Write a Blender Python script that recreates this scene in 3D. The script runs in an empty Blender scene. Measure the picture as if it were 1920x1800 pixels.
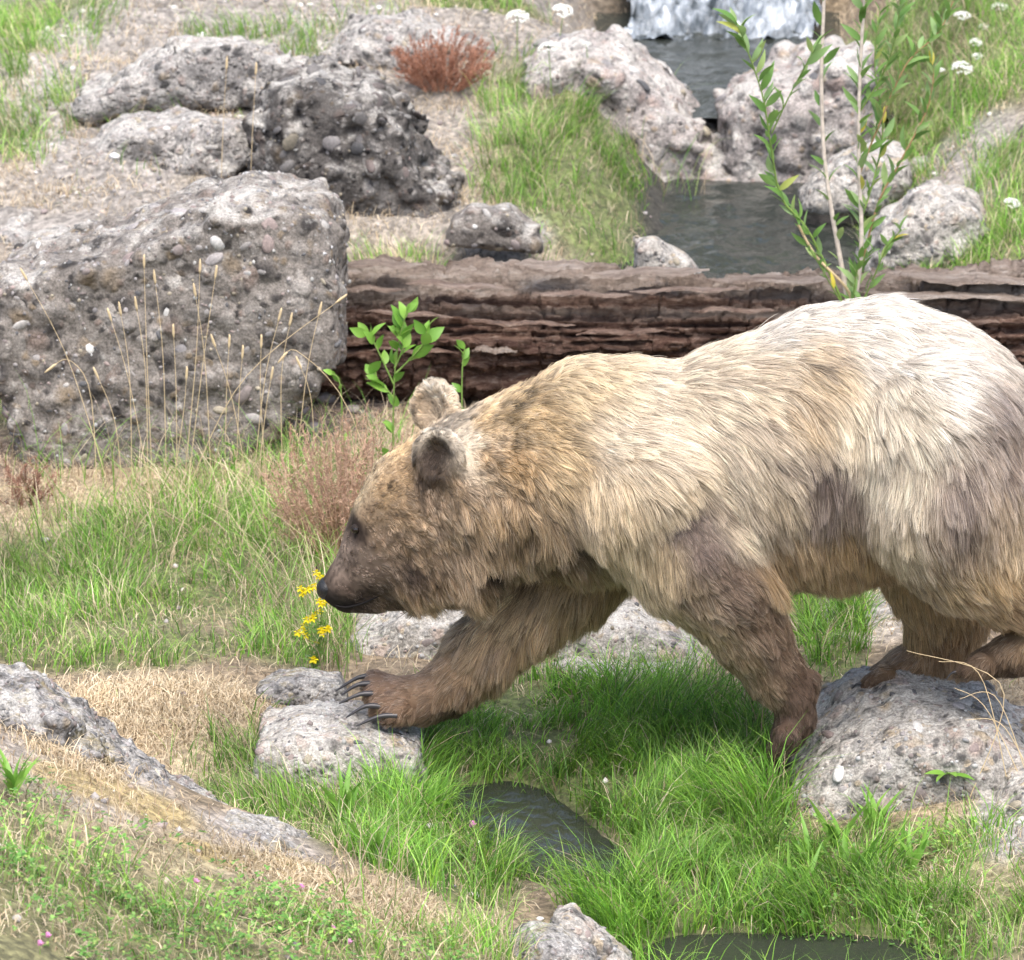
import bpy, bmesh, math, random
import numpy as np
from mathutils import Vector, Matrix, Quaternion
from mathutils.bvhtree import BVHTree
from mathutils.kdtree import KDTree

random.seed(7); rng = np.random.default_rng(7)
S = bpy.context.scene
COL = S.collection

# ------------------------------------------------------------------ camera, world, sun, exposure
CAM = np.array((0.0, -12.0, 4.6)); TILT = math.radians(18.0); FPX = 10080.0
cd = bpy.data.cameras.new('camera'); cam = bpy.data.objects.new('camera', cd); COL.objects.link(cam)
cam.location = CAM; cam.rotation_euler = (math.pi/2 - TILT, 0, 0)
cd.sensor_fit = 'HORIZONTAL'; cd.sensor_width = 36; cd.lens = 36*FPX/1920
cd.clip_start = 0.5; cd.clip_end = 400
cd.dof.use_dof = True; cd.dof.focus_distance = 12.55; cd.dof.aperture_fstop = 9.0
S.camera = cam
w = bpy.data.worlds.new('World'); S.world = w; w.use_nodes = True
SUN_EL, SUN_AZ = math.radians(68), math.radians(168)      # azimuth measured from +Y (away) towards +X
sky = w.node_tree.nodes.new('ShaderNodeTexSky'); sky.sky_type = 'NISHITA'; sky.sun_disc = False
sky.sun_elevation = SUN_EL; sky.sun_rotation = SUN_AZ; sky.dust_density = 4.0; sky.air_density = 1.0
bg = w.node_tree.nodes['Background']; bg.inputs['Strength'].default_value = 0.15
w.node_tree.links.new(sky.outputs[0], bg.inputs[0])
sd = bpy.data.lights.new('sun', 'SUN'); sun = bpy.data.objects.new('sun', sd); COL.objects.link(sun)
sd.energy = 2.1; sd.angle = math.radians(58); sd.color = (1.0, 0.95, 0.88)
sv = Vector((math.sin(SUN_AZ)*math.cos(SUN_EL), math.cos(SUN_AZ)*math.cos(SUN_EL), math.sin(SUN_EL)))
sun.rotation_euler = sv.to_track_quat('Z', 'Y').to_euler(); sun.location = (3, 3, 9)
S.view_settings.view_transform = 'Standard'; S.view_settings.look = 'None'
S.view_settings.exposure = 1.22; S.view_settings.gamma = 1
S.cycles.use_denoising = True
S.cycles.max_bounces = 8; S.cycles.diffuse_bounces = 4; S.cycles.transmission_bounces = 6; S.cycles.transparent_max_bounces = 6
S.cycles_curves.shape = 'RIBBONS'; S.cycles_curves.subdivisions = 2

# ------------------------------------------------------------------ geometry of the lens: where things of the photo stand
RX = np.array((1.0, 0, 0)); FW = np.array((0, math.cos(TILT), -math.sin(TILT))); UP = np.array((0, math.sin(TILT), math.cos(TILT)))
def ray(px, py): return FW + RX*((px-960)/FPX) + UP*((900-py)/FPX)
def at(px, py, Y):
    d = ray(px, py); t = (Y-CAM[1])/d[1]; return CAM + d*t
def to_px(P):
    q = np.asarray(P) - CAM; zc = q@FW
    return np.stack([960+FPX*(q@RX)/zc, 900-FPX*(q@UP)/zc], -1)
def ppm(Y): return FPX/((Y+12)*math.cos(TILT)+4.2*math.sin(TILT))

# ------------------------------------------------------------------ noise
def _h(i, j, k, s):
    n = (i.astype(np.int64)*374761393 + j.astype(np.int64)*668265263 + k.astype(np.int64)*2147483647 + s*1274126177) & 0xffffffff
    n = ((n ^ (n >> 13))*1274126177) & 0xffffffff
    n = ((n ^ (n >> 16))*2246822519) & 0xffffffff
    return ((n ^ (n >> 15)) & 0xffffff)/float(0xffffff)
def vnoise(p, s=0):
    p = np.asarray(p, float); f = np.floor(p); i = f.astype(np.int64); u = p-f; u = u*u*u*(u*(u*6-15)+10)
    r = 0
    for a in (0, 1):
        for b in (0, 1):
            for c in (0, 1):
                wgt = (u[:, 0] if a else 1-u[:, 0])*(u[:, 1] if b else 1-u[:, 1])*(u[:, 2] if c else 1-u[:, 2])
                r = r + wgt*_h(i[:, 0]+a, i[:, 1]+b, i[:, 2]+c, s)
    return r*2-1
def fbm(p, o=4, s=0):
    p = np.asarray(p, float); r = 0; a = 0.5
    for k in range(o): r = r + a*vnoise(p*2**k, s+k*17); a *= .5
    return r
def worley(p, s=0):
    p = np.asarray(p, float); f = np.floor(p).astype(np.int64); d1 = np.full(len(p), 9.); idv = np.zeros(len(p))
    for a in (-1, 0, 1):
        for b in (-1, 0, 1):
            for c in (-1, 0, 1):
                i, j, k = f[:, 0]+a, f[:, 1]+b, f[:, 2]+c
                q = np.stack([i+_h(i, j, k, s+1), j+_h(i, j, k, s+2), k+_h(i, j, k, s+3)], -1)
                d = np.linalg.norm(q-p, axis=1); m = d < d1
                d1 = np.where(m, d, d1); idv = np.where(m, _h(i, j, k, s+4), idv)
    return d1, idv
def sstep(a, b, x):
    t = np.clip((x-a)/(b-a), 0, 1); return t*t*(3-2*t)

# ------------------------------------------------------------------ object helpers
def mesh_np(name, V, F, smooth=True):
    me = bpy.data.meshes.new(name); V = np.asarray(V, np.float32); F = np.asarray(F, np.int32)
    me.vertices.add(len(V)); me.vertices.foreach_set('co', V.ravel())
    k = F.shape[1]; me.loops.add(F.size); me.loops.foreach_set('vertex_index', F.ravel())
    me.polygons.add(len(F)); me.polygons.foreach_set('loop_start', np.arange(0, F.size, k, dtype=np.int32))
    try: me.polygons.foreach_set('loop_total', np.full(len(F), k, np.int32))
    except Exception: pass
    me.update(calc_edges=True); me.polygons.foreach_set('use_smooth', np.full(len(F), smooth))
    return me
def link(name, me, mat=None, parent=None, loc=None):
    o = bpy.data.objects.new(name, me); COL.objects.link(o)
    if mat and me is not None and len(me.materials) == 0: me.materials.append(mat)
    if parent is not None: o.parent = parent
    if loc is not None: o.location = loc
    return o
def tag(o, label=None, cat=None, group=None, kind=None):
    if label: o['label'] = label
    if cat: o['category'] = cat
    if group: o['group'] = group
    if kind: o['kind'] = kind
    return o
def empty(name, loc, label=None, cat=None, group=None):
    o = bpy.data.objects.new(name, None); COL.objects.link(o); o.location = loc; o.empty_display_size = .05
    return tag(o, label, cat, group)
def colattr(me, C, name='col'):
    a = me.color_attributes.new(name, 'FLOAT_COLOR', 'POINT'); C = np.asarray(C, np.float32)
    if C.shape[1] == 3: C = np.concatenate([C, np.ones((len(C), 1), np.float32)], 1)
    a.data.foreach_set('color', C.ravel())
def tube(pts, rad, n=6, cap=True):
    pts = np.asarray(pts, float); K = len(pts); rad = np.broadcast_to(np.asarray(rad, float), (K,)); V = []; F = []
    up = np.array((0.3, 1, .2))
    for i in range(K):
        d = pts[min(i+1, K-1)]-pts[max(i-1, 0)]; d /= np.linalg.norm(d)+1e-9
        a = np.cross(d, up); a /= np.linalg.norm(a)+1e-9; b = np.cross(d, a)
        for j in range(n):
            t = 2*math.pi*j/n; V.append(pts[i]+rad[i]*(a*math.cos(t)+b*math.sin(t)))
    for i in range(K-1):
        for j in range(n): F.append((i*n+j, i*n+(j+1) % n, (i+1)*n+(j+1) % n, (i+1)*n+j))
    return np.array(V), np.array(F)
def join(parts):
    V = []; F = []; o = 0
    for v, f in parts: V.append(v); F.append(np.asarray(f)+o); o += len(v)
    return np.concatenate(V), np.concatenate(F)
def spline(pts, n):
    p = np.asarray(pts, float); t = np.linspace(0, len(p)-1, n); out = []
    for u in t:
        i = min(int(u), len(p)-2); f = u-i
        p0, p1, p2, p3 = p[max(i-1, 0)], p[i], p[i+1], p[min(i+2, len(p)-1)]
        out.append(.5*((2*p1)+(-p0+p2)*f+(2*p0-5*p1+4*p2-p3)*f*f+(-p0+3*p1-3*p2+p3)*f**3))
    return np.array(out)
def ico(sub):
    bm = bmesh.new(); bmesh.ops.create_icosphere(bm, subdivisions=sub, radius=1)
    V = np.array([v.co[:] for v in bm.verts]); F = np.array([[v.index for v in f.verts] for f in bm.faces]); bm.free(); return V, F

def surfnets(Fv, org, h):
    Fv = Fv.astype(np.float32); ins = Fv < 0
    nx, ny, nz = Fv.shape; c = np.zeros((nx-1, ny-1, nz-1), np.int8)
    offs = [(a, b, d) for a in (0, 1) for b in (0, 1) for d in (0, 1)]
    for a, b, d in offs: c += ins[a:nx-1+a, b:ny-1+b, d:nz-1+d]
    act = np.argwhere((c > 0) & (c < 8)); idx = np.full(c.shape, -1, np.int64); idx[tuple(act.T)] = np.arange(len(act))
    vals = np.stack([Fv[act[:, 0]+a, act[:, 1]+b, act[:, 2]+d] for a, b, d in offs], 1); offa = np.array(offs, float)
    acc = np.zeros((len(act), 3)); cnt = np.zeros(len(act))
    for i in range(8):
        for j in range(i+1, 8):
            if np.abs(offa[i]-offa[j]).sum() != 1: continue
            a, b = vals[:, i], vals[:, j]; m = (a < 0) != (b < 0); t = np.where(m, a/np.where(m, a-b, 1), 0)
            acc += np.where(m[:, None], offa[i]+t[:, None]*(offa[j]-offa[i]), 0); cnt += m
    V = org + h*(act + acc/cnt[:, None]); Q = []
    for ax in range(3):
        o1, o2 = (ax+1) % 3, (ax+2) % 3
        A = np.moveaxis(ins, (ax, o1, o2), (0, 1, 2)); I = np.moveaxis(idx, (ax, o1, o2), (0, 1, 2))
        e = A[:-1] != A[1:]; e = np.argwhere(e[:, 1:-1, 1:-1])
        i, j, k = e[:, 0], e[:, 1]+1, e[:, 2]+1
        q = np.stack([I[i, j-1, k-1], I[i, j, k-1], I[i, j, k], I[i, j-1, k]], 1)
        fl = A[i, j, k]; q[~fl] = q[~fl][:, ::-1]; Q.append(q)
    return V, np.concatenate(Q)
def vnormals(V, Q):
    n = np.cross(V[Q[:, 2]]-V[Q[:, 0]], V[Q[:, 3]]-V[Q[:, 1]]); N = np.zeros_like(V)
    for k in range(4): np.add.at(N, Q[:, k], n)
    return N/(np.linalg.norm(N, axis=1)[:, None]+1e-12)
def smin(a, b, k):
    h = np.clip(.5+.5*(b-a)/k, 0, 1); return b+(a-b)*h-k*h*(1-h)

# ------------------------------------------------------------------ materials
def new_mat(name):
    m = bpy.data.materials.new(name); m.use_nodes = True; nt = m.node_tree
    return m, nt, nt.nodes['Principled BSDF'], nt.links.new
def N(nt, typ, **kw):
    n = nt.nodes.new(typ)
    for k, v in kw.items():
        if k.startswith('in_'):
            key = k[3:]; n.inputs[int(key) if key.isdigit() else key.replace('_', ' ')].default_value = v
        else: setattr(n, k, v)
    return n
def ramp(nt, stops, interp='LINEAR'):
    r = nt.nodes.new('ShaderNodeValToRGB'); r.color_ramp.interpolation = interp; e = r.color_ramp.elements
    e[0].position, e[0].color = stops[0][0], (*stops[0][1], 1); e[1].position, e[1].color = stops[-1][0], (*stops[-1][1], 1)
    for p, c in stops[1:-1]:
        x = e.new(p); x.color = (*c, 1)
    return r
def simple(name, col, rough=.6, spec=.3, var=0.0, bump=0.0, scale=40):
    m, nt, b, L = new_mat(name); b.inputs['Roughness'].default_value = rough; b.inputs['Specular IOR Level'].default_value = spec
    b.inputs['Base Color'].default_value = (*col, 1)
    if var or bump:
        tc = N(nt, 'ShaderNodeTexCoord'); nz = N(nt, 'ShaderNodeTexNoise', in_Scale=scale, in_Detail=5.0); L(tc.outputs['Object'], nz.inputs['Vector'])
        if var:
            r = ramp(nt, [(.3, tuple(c*(1-var) for c in col)), (.7, tuple(min(1, c*(1+var)) for c in col))])
            L(nz.outputs[0], r.inputs[0]); L(r.outputs[0], b.inputs['Base Color'])
        if bump:
            bp = N(nt, 'ShaderNodeBump', in_Strength=bump, in_Distance=.004); L(nz.outputs[0], bp.inputs['Height']); L(bp.outputs[0], b.inputs['Normal'])
    return m
def leafmat(name, trans=.4, rough=.45, col=None, rnd=None):
    """thin plant matter: diffuse + translucent, colour from the piece's own attribute or a per-object ramp"""
    m, nt, b, L = new_mat(name); out = nt.nodes['Material Output']
    if rnd:
        oi = N(nt, 'ShaderNodeObjectInfo'); src = ramp(nt, rnd); L(oi.outputs['Random'], src.inputs[0]); c = src.outputs[0]
    else: c = N(nt, 'ShaderNodeAttribute', attribute_name='col').outputs['Color']
    L(c, b.inputs['Base Color']); b.inputs['Roughness'].default_value = rough; b.inputs['Specular IOR Level'].default_value = .35
    t = N(nt, 'ShaderNodeBsdfTranslucent'); L(c, t.inputs['Color'])
    mx = N(nt, 'ShaderNodeMixShader'); mx.inputs[0].default_value = trans
    L(b.outputs[0], mx.inputs[1]); L(t.outputs[0], mx.inputs[2]); L(mx.outputs[0], out.inputs['Surface'])
    return m
def rockmat(name, matrix, lo, hi, scale=26, white=.25, moss=0.0):
    """conglomerate: round pebbles of many tints set in a paler matrix, with lichen"""
    m, nt, b, L = new_mat(name); tc = N(nt, 'ShaderNodeTexCoord')
    nz0 = N(nt, 'ShaderNodeTexNoise', in_Scale=9.0, in_Detail=3.0); L(tc.outputs['Object'], nz0.inputs['Vector'])
    wv = N(nt, 'ShaderNodeVectorMath', operation='MULTIPLY_ADD'); L(nz0.outputs['Color'], wv.inputs[0]); wv.inputs[1].default_value = (.06,)*3; L(tc.outputs['Object'], wv.inputs[2])
    hs = []; cols = []
    for sc, sd in ((scale, 0), (scale*2.6, 1)):
        vo = N(nt, 'ShaderNodeTexVoronoi', in_Scale=float(sc), feature='F1'); L(wv.outputs[0], vo.inputs['Vector'])
        sx = N(nt, 'ShaderNodeSeparateColor'); L(vo.outputs['Color'], sx.inputs[0])
        r = ramp(nt, [(0, lo), (.25, tuple(.5*(a+b_) for a, b_ in zip(lo, hi))), (.45, (matrix[0]*1.0, matrix[1]*.88, matrix[2]*.84)), (.62, hi), (.78, (matrix[0]*1.02, matrix[1]*.9, matrix[2]*.72)), (.9, tuple(c*.6 for c in lo)), (1, (.66, .63, .6))], 'CONSTANT')
        L(sx.outputs[0], r.inputs[0])
        d = N(nt, 'ShaderNodeMapRange', in_1=.25, in_2=.62, in_3=1.0, in_4=0.0); L(vo.outputs['Distance'], d.inputs[0])
        keep = N(nt, 'ShaderNodeMath', operation='GREATER_THAN', in_1=.42); L(sx.outputs[1], keep.inputs[0])
        k2 = N(nt, 'ShaderNodeMath', operation='MULTIPLY'); L(d.outputs[0], k2.inputs[0]); L(keep.outputs[0], k2.inputs[1])
        hs.append(k2); cols.append(r)
    nz = N(nt, 'ShaderNodeTexNoise', in_Scale=55.0, in_Detail=8.0, in_Roughness=.7); L(tc.outputs['Object'], nz.inputs['Vector'])
    mr = ramp(nt, [(.25, tuple(c*.35 for c in matrix)), (.5, matrix), (.72, tuple(min(1, c*1.5) for c in matrix))]); L(nz.outputs[0], mr.inputs[0])
    m1 = N(nt, 'ShaderNodeMix', data_type='RGBA'); L(hs[1].outputs[0], m1.inputs[0]); L(mr.outputs[0], m1.inputs[6]); L(cols[1].outputs[0], m1.inputs[7])
    m2 = N(nt, 'ShaderNodeMix', data_type='RGBA'); L(hs[0].outputs[0], m2.inputs[0]); L(m1.outputs[2], m2.inputs[6]); L(cols[0].outputs[0], m2.inputs[7])
    nl = N(nt, 'ShaderNodeTexNoise', in_Scale=7.0, in_Detail=9.0, in_Roughness=.75); L(tc.outputs['Object'], nl.inputs['Vector'])
    ge = N(nt, 'ShaderNodeNewGeometry'); sp = N(nt, 'ShaderNodeSeparateXYZ'); L(ge.outputs['Normal'], sp.inputs[0])
    la = N(nt, 'ShaderNodeMath', operation='MULTIPLY_ADD', in_1=.16); L(sp.outputs[2], la.inputs[0]); L(nl.outputs[0], la.inputs[2])
    rl = ramp(nt, [(.62-.22*white, (0, 0, 0)), (.76-.2*white, (.75,)*3)]); L(la.outputs[0], rl.inputs[0])
    m3 = N(nt, 'ShaderNodeMix', data_type='RGBA'); L(rl.outputs[0], m3.inputs[0]); L(m2.outputs[2], m3.inputs[6]); m3.inputs[7].default_value = (.47, .455, .42, 1)
    nf = N(nt, 'ShaderNodeTexNoise', in_Scale=170.0, in_Detail=4.0, in_Roughness=.7); L(tc.outputs['Object'], nf.inputs['Vector'])
    rf = ramp(nt, [(.3, (.35,)*3), (.5, (.95,)*3), (.72, (1.7,)*3)]); L(nf.outputs[0], rf.inputs[0])
    m5 = N(nt, 'ShaderNodeMix', data_type='RGBA', blend_type='MULTIPLY'); m5.inputs[0].default_value = .8; L(m3.outputs[2], m5.inputs[6]); L(rf.outputs[0], m5.inputs[7])
    last = m5.outputs[2]
    if moss:
        nm = N(nt, 'ShaderNodeTexNoise', in_Scale=11.0, in_Detail=9.0, in_Roughness=.75, noise_dimensions='4D'); nm.inputs['W'].default_value = 3.3; L(tc.outputs['Object'], nm.inputs['Vector'])
        rm = ramp(nt, [(.62-.2*moss, (0, 0, 0)), (.76-.2*moss, (.85,)*3)]); L(nm.outputs[0], rm.inputs[0])
        m4 = N(nt, 'ShaderNodeMix', data_type='RGBA'); L(rm.outputs[0], m4.inputs[0]); L(last, m4.inputs[6]); m4.inputs[7].default_value = (.19, .15, .045, 1); last = m4.outputs[2]
    L(last, b.inputs['Base Color']); b.inputs['Roughness'].default_value = .85; b.inputs['Specular IOR Level'].default_value = .25
    hh = N(nt, 'ShaderNodeMath', operation='MULTIPLY_ADD', in_1=.5); L(hs[1].outputs[0], hh.inputs[0]); L(hs[0].outputs[0], hh.inputs[2])
    h2 = N(nt, 'ShaderNodeMath', operation='MULTIPLY_ADD', in_1=.9); L(nz.outputs[0], h2.inputs[0]); L(hh.outputs[0], h2.inputs[2])
    bp = N(nt, 'ShaderNodeBump', in_Strength=.9, in_Distance=.012); L(h2.outputs[0], bp.inputs['Height']); L(bp.outputs[0], b.inputs['Normal'])
    return m
def pebblemat(name, stops):
    m, nt, b, L = new_mat(name); oi = N(nt, 'ShaderNodeObjectInfo'); r = ramp(nt, stops, 'CONSTANT'); L(oi.outputs['Random'], r.inputs[0])
    tc = N(nt, 'ShaderNodeTexCoord'); nz = N(nt, 'ShaderNodeTexNoise', in_Scale=3.0, in_Detail=6.0, in_Roughness=.7); L(tc.outputs['Object'], nz.inputs['Vector'])
    rr = ramp(nt, [(.3, (.5,)*3), (.7, (1.25,)*3)]); L(nz.outputs[0], rr.inputs[0])
    mx = N(nt, 'ShaderNodeMix', data_type='RGBA', blend_type='MULTIPLY'); mx.inputs[0].default_value = 1; L(r.outputs[0], mx.inputs[6]); L(rr.outputs[0], mx.inputs[7])
    L(mx.outputs[2], b.inputs['Base Color']); b.inputs['Roughness'].default_value = .75
    bp = N(nt, 'ShaderNodeBump', in_Strength=.5, in_Distance=.003); L(nz.outputs[0], bp.inputs['Height']); L(bp.outputs[0], b.inputs['Normal'])
    return m
PEB = [(0, (.26, .245, .235)), (.18, (.2, .17, .16)), (.32, (.36, .345, .325)), (.44, (.25, .2, .185)), (.54, (.1, .1, .105)), (.62, (.3, .265, .2)), (.72, (.19, .18, .18)), (.84, (.3, .28, .275)), (.93, (.5, .49, .47))]
M = {}
M['peb'] = pebblemat('pebbles', PEB)
M['peb_dark'] = pebblemat('pebbles_dark', [(p, tuple(v*.5 for v in c)) for p, c in PEB])
M['grass'] = leafmat('grass_blade', .35, .5)
M['straw'] = leafmat('straw', .2, .6)
M['leaf'] = leafmat('willow_leaf', .35, .4, rnd=[(0, (.11, .23, .05)), (.45, (.18, .32, .08)), (.8, (.25, .38, .16)), (.96, (.3, .4, .13)), (1, (.55, .46, .05))])
M['leafb'] = leafmat('broad_leaf', .35, .4, rnd=[(0, (.13, .29, .04)), (1, (.25, .45, .08))])
M['stem_pale'] = simple('pale_stem', (.5, .44, .38), .7, .2, .25, .2, 60)
M['stem_red'] = simple('reddish_stem', (.3, .2, .1), .6, .2, .25)
M['stem_green'] = simple('green_stem', (.16, .25, .06), .6, .2, .2)
M['stem_dry'] = simple('dry_stem', (.55, .43, .26), .7, .2, .2)
M['yellow'] = leafmat('yellow_petal', .25, .5, rnd=[(0, (.85, .68, .02)), (1, (.88, .78, .03))])
M['white'] = leafmat('white_petal', .3, .5, rnd=[(0, (.75, .76, .7)), (1, (.82, .82, .78))])
M['pink'] = leafmat('pink_petal', .3, .5, rnd=[(0, (.6, .2, .45)), (1, (.65, .32, .52))])

# ------------------------------------------------------------------ terrain
def lerp1(x, xs, ys): return np.interp(x, xs, ys)
CH = [np.array([(-.04, -.14), (.03, -.25), (.1, -.4), (.15, -.56)]), np.array([(.42, -1.06), (.6, -1.07), (.8, -1.1)])]   # two open reaches of a small brook
def pline(x, y, P):
    d = np.full(np.shape(x), 9.)
    for R_ in P:
        for a, b in zip(R_[:-1], R_[1:]):
            e = b-a; t = np.clip(((x-a[0])*e[0]+(y-a[1])*e[1])/(e@e), 0, 1)
            d = np.minimum(d, np.hypot(x-a[0]-t*e[0], y-a[1]-t*e[1]))
    return d
STX = .74                                                   # stream far behind runs away from the camera along x = .74
def zf(x, y):
    x = np.asarray(x, float); y = np.asarray(y, float); sh = x.shape; x = x.ravel(); y = y.ravel()
    o = np.zeros_like(x); z = .035*fbm(np.stack([x*1.3, y*1.3, o], -1), 4, 3)+.012*fbm(np.stack([x*7, y*7, o], -1), 3, 9)
    yr = lerp1(x, [-3, -1.2, -.42, .05, .4], [-.45, -.62, -.9, -1.22, -1.45])       # crest of the near mound
    H = lerp1(x, [-3, -1.2, -.8, -.42, .05, .3], [.6, .44, .28, .13, .03, -.04])
    z += H*sstep(.34, 0.0, y-yr) + .1*np.maximum(yr-y, 0)*sstep(.5, -.1, x)
    z += .07*np.exp(-(((x+.85)/.3)**2+((y-.25)/.25)**2))                       # straw hummock beside the paw rock
    z += .1*sstep(.75, 1.5, x)*sstep(-1.3, -.4, y)
    z -= .14*np.exp(-(pline(x, y, CH)/.16)**2)
    hill = .15*np.maximum(y-3.1, 0) + .12*sstep(3.1, 4.2, y)
    left = sstep(.55, .05, x-.12*np.sin(y*1.7)); right = sstep(1.05, 1.7, x)
    bank = np.clip(left+right, 0, 1)
    bed = lerp1(y, [2.6, 3.3, 5.1, 5.4, 6.75, 7.2, 7.6, 20], [0, .03, .03, .17, .17, .75, .95, 1.9])
    far = sstep(2.9, 3.6, y)
    z += far*(hill*bank + bed*(1-bank)) + .09*far*left*fbm(np.stack([x*2.2, y*4.5, o+5], -1), 5, 40)
    z += .5*np.maximum(y-8.5, 0)*sstep(40, 22, y)+.3*sstep(9, 16, y)*fbm(np.stack([x*.4, y*.4, o], -1), 3, 44)      # unseen slope added so the water mirrors something dark
    return z.reshape(sh)
def axis(lo, hi, fine_lo, fine_hi, st, far):
    a = [fine_lo]; s = st
    while a[-1] > lo: s *= 1.25; a.append(a[-1]-s)
    b = list(np.arange(fine_lo+st, fine_hi, st)); s = st; c = [fine_hi]
    while c[-1] < hi: s *= 1.25; c.append(c[-1]+s)
    return np.array(a[::-1]+b+c)
gx = axis(-60, 60, -2.4, 2.4, .03, 0); gy = axis(-40, 90, -2.6, 7.2, .03, 0)
X, Y = np.meshgrid(gx, gy, indexing='ij'); Z = zf(X, Y)
def zq(x, y):
    """height of the ground sheet, read off its own grid"""
    i = np.clip(np.searchsorted(gx, x)-1, 0, len(gx)-2); j = np.clip(np.searchsorted(gy, y)-1, 0, len(gy)-2)
    u = np.clip((x-gx[i])/(gx[i+1]-gx[i]), 0, 1); v = np.clip((y-gy[j])/(gy[j+1]-gy[j]), 0, 1)
    return Z[i, j]*(1-u)*(1-v)+Z[i+1, j]*u*(1-v)+Z[i, j+1]*(1-u)*v+Z[i+1, j+1]*u*v
def hit(px, py):
    d = ray(px, py); t = np.linspace(9, 40, 2400); p = CAM+d*t[:, None]; f = p[:, 2]-zq(p[:, 0], p[:, 1])
    i = int(np.argmax(f < 0)); i = max(i, 1)
    u = f[i-1]/(f[i-1]-f[i]); return p[i-1]+(p[i]-p[i-1])*u
# what grows where: ellipses (pixel centre, radii of the photo) turned into patches on the ground
def patch(cx, cy, rx, ry, s=1.0):
    p = hit(cx, cy); a = hit(cx, min(cy+ry, 1830)); b = hit(cx, max(cy-ry, 5)); k = np.linalg.norm(p-CAM)
    return p[0], p[1], max(.05, rx*k/FPX), max(.06, (b[1]-a[1])/2), s
def field(x, y, L):
    r = np.zeros(np.shape(x))
    for cx, cy, rx, ry, s in L:
        r = np.maximum(r, s*sstep(1.25, .7, np.hypot((x-cx)/rx, (y-cy)/ry)))
    return r
G_LUSH = [patch(*a) for a in [(1150,1400,380,130),(830,1480,110,140),(1010,1330,150,60),(1290,1600,150,170),(1430,1680,240,120),(1740,1740,200,60),(1330,1500,140,160),(760,1600,110,80),(1200,1750,140,60),(1560,1180,60,110),(1500,1110,80,40),(880,1660,100,60)]]
G_MED = [patch(*a) for a in [(1140,440,170,50),(1020,390,130,80,.9),(1270,470,110,40),(1230,390,70,90),(450,75,130,25,.7),(560,100,90,22,.8),(300,290,110,25,.5),(700,30,80,20,.5),(960,170,80,70,.6),(1090,330,190,140),(980,260,90,120,.6),(1200,460,120,40),(1890,330,80,80),(1600,440,90,60),(1720,300,130,60),(1690,430,60,50),(740,500,120,25,.5),(220,1080,330,120),(480,980,190,110),(560,1190,130,60),(430,1440,110,60),(640,1560,130,70),(500,1500,110,60),(60,1150,120,90),(1160,390,190,110),(1330,480,120,35),(1060,230,90,70),(60,230,85,100),(90,40,130,55),(40,120,60,80),(1800,500,180,40),(1780,160,220,140),(1560,370,130,60),(900,15,130,30),(590,85,70,25),(1700,60,150,90),(250,250,50,25),(330,240,60,25),(1650,470,60,40),(1850,440,90,40),(1290,420,60,60),(30,740,40,70),(330,830,280,40),(1740,1690,230,80),(1860,1720,120,90),(1600,1590,170,50),(1800,1600,130,50),(1480,1560,60,60),(900,1780,120,40),(1880,1590,60,60,.6),(200,1215,260,40,.8),(200,1700,280,90,.45),(700,1780,200,50,.45)]]
G_DRY = [patch(*a) for a in [(300,1310,200,60),(110,930,150,60),(680,1690,150,60),(800,1740,120,50),(90,360,140,60),(880,475,200,30,.6),(720,410,110,60),(1640,1140,90,70),(300,860,340,70),(560,860,170,70),(700,800,140,90,.8),(1000,900,500,120,.5),(250,150,260,120,.7),(450,260,280,90,.7),(860,310,90,100,.7),(830,200,100,80,.6),(1780,1480,120,60,.8),(1880,1330,90,50),(340,1420,90,50),(150,1390,130,60,.8),(300,1570,250,80,.7),(500,1650,200,60,.7),(1860,1650,80,120,.5),(1230,1310,60,30,.6),(750,60,140,60,.7)]]
G_GRAV = [patch(*a) for a in [(330,150,330,140),(640,60,260,60),(200,290,150,70),(90,410,130,30),(480,780,210,70),(650,720,130,60),(1880,1540,60,70),(1640,1150,100,60),(560,300,100,60),(950,430,80,40),(1150,1200,170,70),(1820,300,120,80,.6),(160,1450,170,80,.7),(480,1600,160,60,.7)]]
G_FORB = [patch(*a) for a in [(250,1740,330,80),(560,1750,260,60),(60,1520,80,60,.7),(330,1630,180,50,.6),(120,1650,160,80),(820,1790,140,40,.8),(1640,1630,200,60,.9),(1500,1720,200,60,.5),(1800,1740,160,60,.6),(420,1790,420,60),(60,1760,160,80),(10,1800,160,60),(1620,1590,160,40,.8)]]
G_MOSS = [patch(*a) for a in [(560,1640,110,30),(150,1470,110,25),(640,1700,80,30),(230,1490,150,30),(400,1600,80,20)]]
xr, yr_ = X.ravel(), Y.ravel()
nz = .5+fbm(np.stack([xr*2.5, yr_*2.5, 0*xr], -1), 4, 70)
fl, fm, fd, fg, ff, fo = [field(xr, yr_, L) for L in (G_LUSH, G_MED, G_DRY, G_GRAV, G_FORB, G_MOSS)]
soil = np.array((.13, .1, .07)); C = np.tile(soil, (len(xr), 1))
def over(C, wgt, col): wgt = np.clip(wgt, 0, 1)[:, None]; return C*(1-wgt)+np.array(col)*wgt
C = over(C, .5*nz, (.24, .19, .12)); C = over(C, np.maximum(fl, fm)*.8, (.07, .1, .025)); C = over(C, fd*.8, (.33, .265, .18))
C = over(C, fg*np.clip(.6+nz, 0, 1), (.26, .245, .235)); C = over(C, fo*.8, (.25, .19, .07)); C = over(C, ff*.5, (.1, .12, .035))
C = over(C, field(xr, yr_, [patch(560, 770, 200, 70), patch(30, 860, 90, 40)])*.8, (.11, .075, .06))
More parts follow.
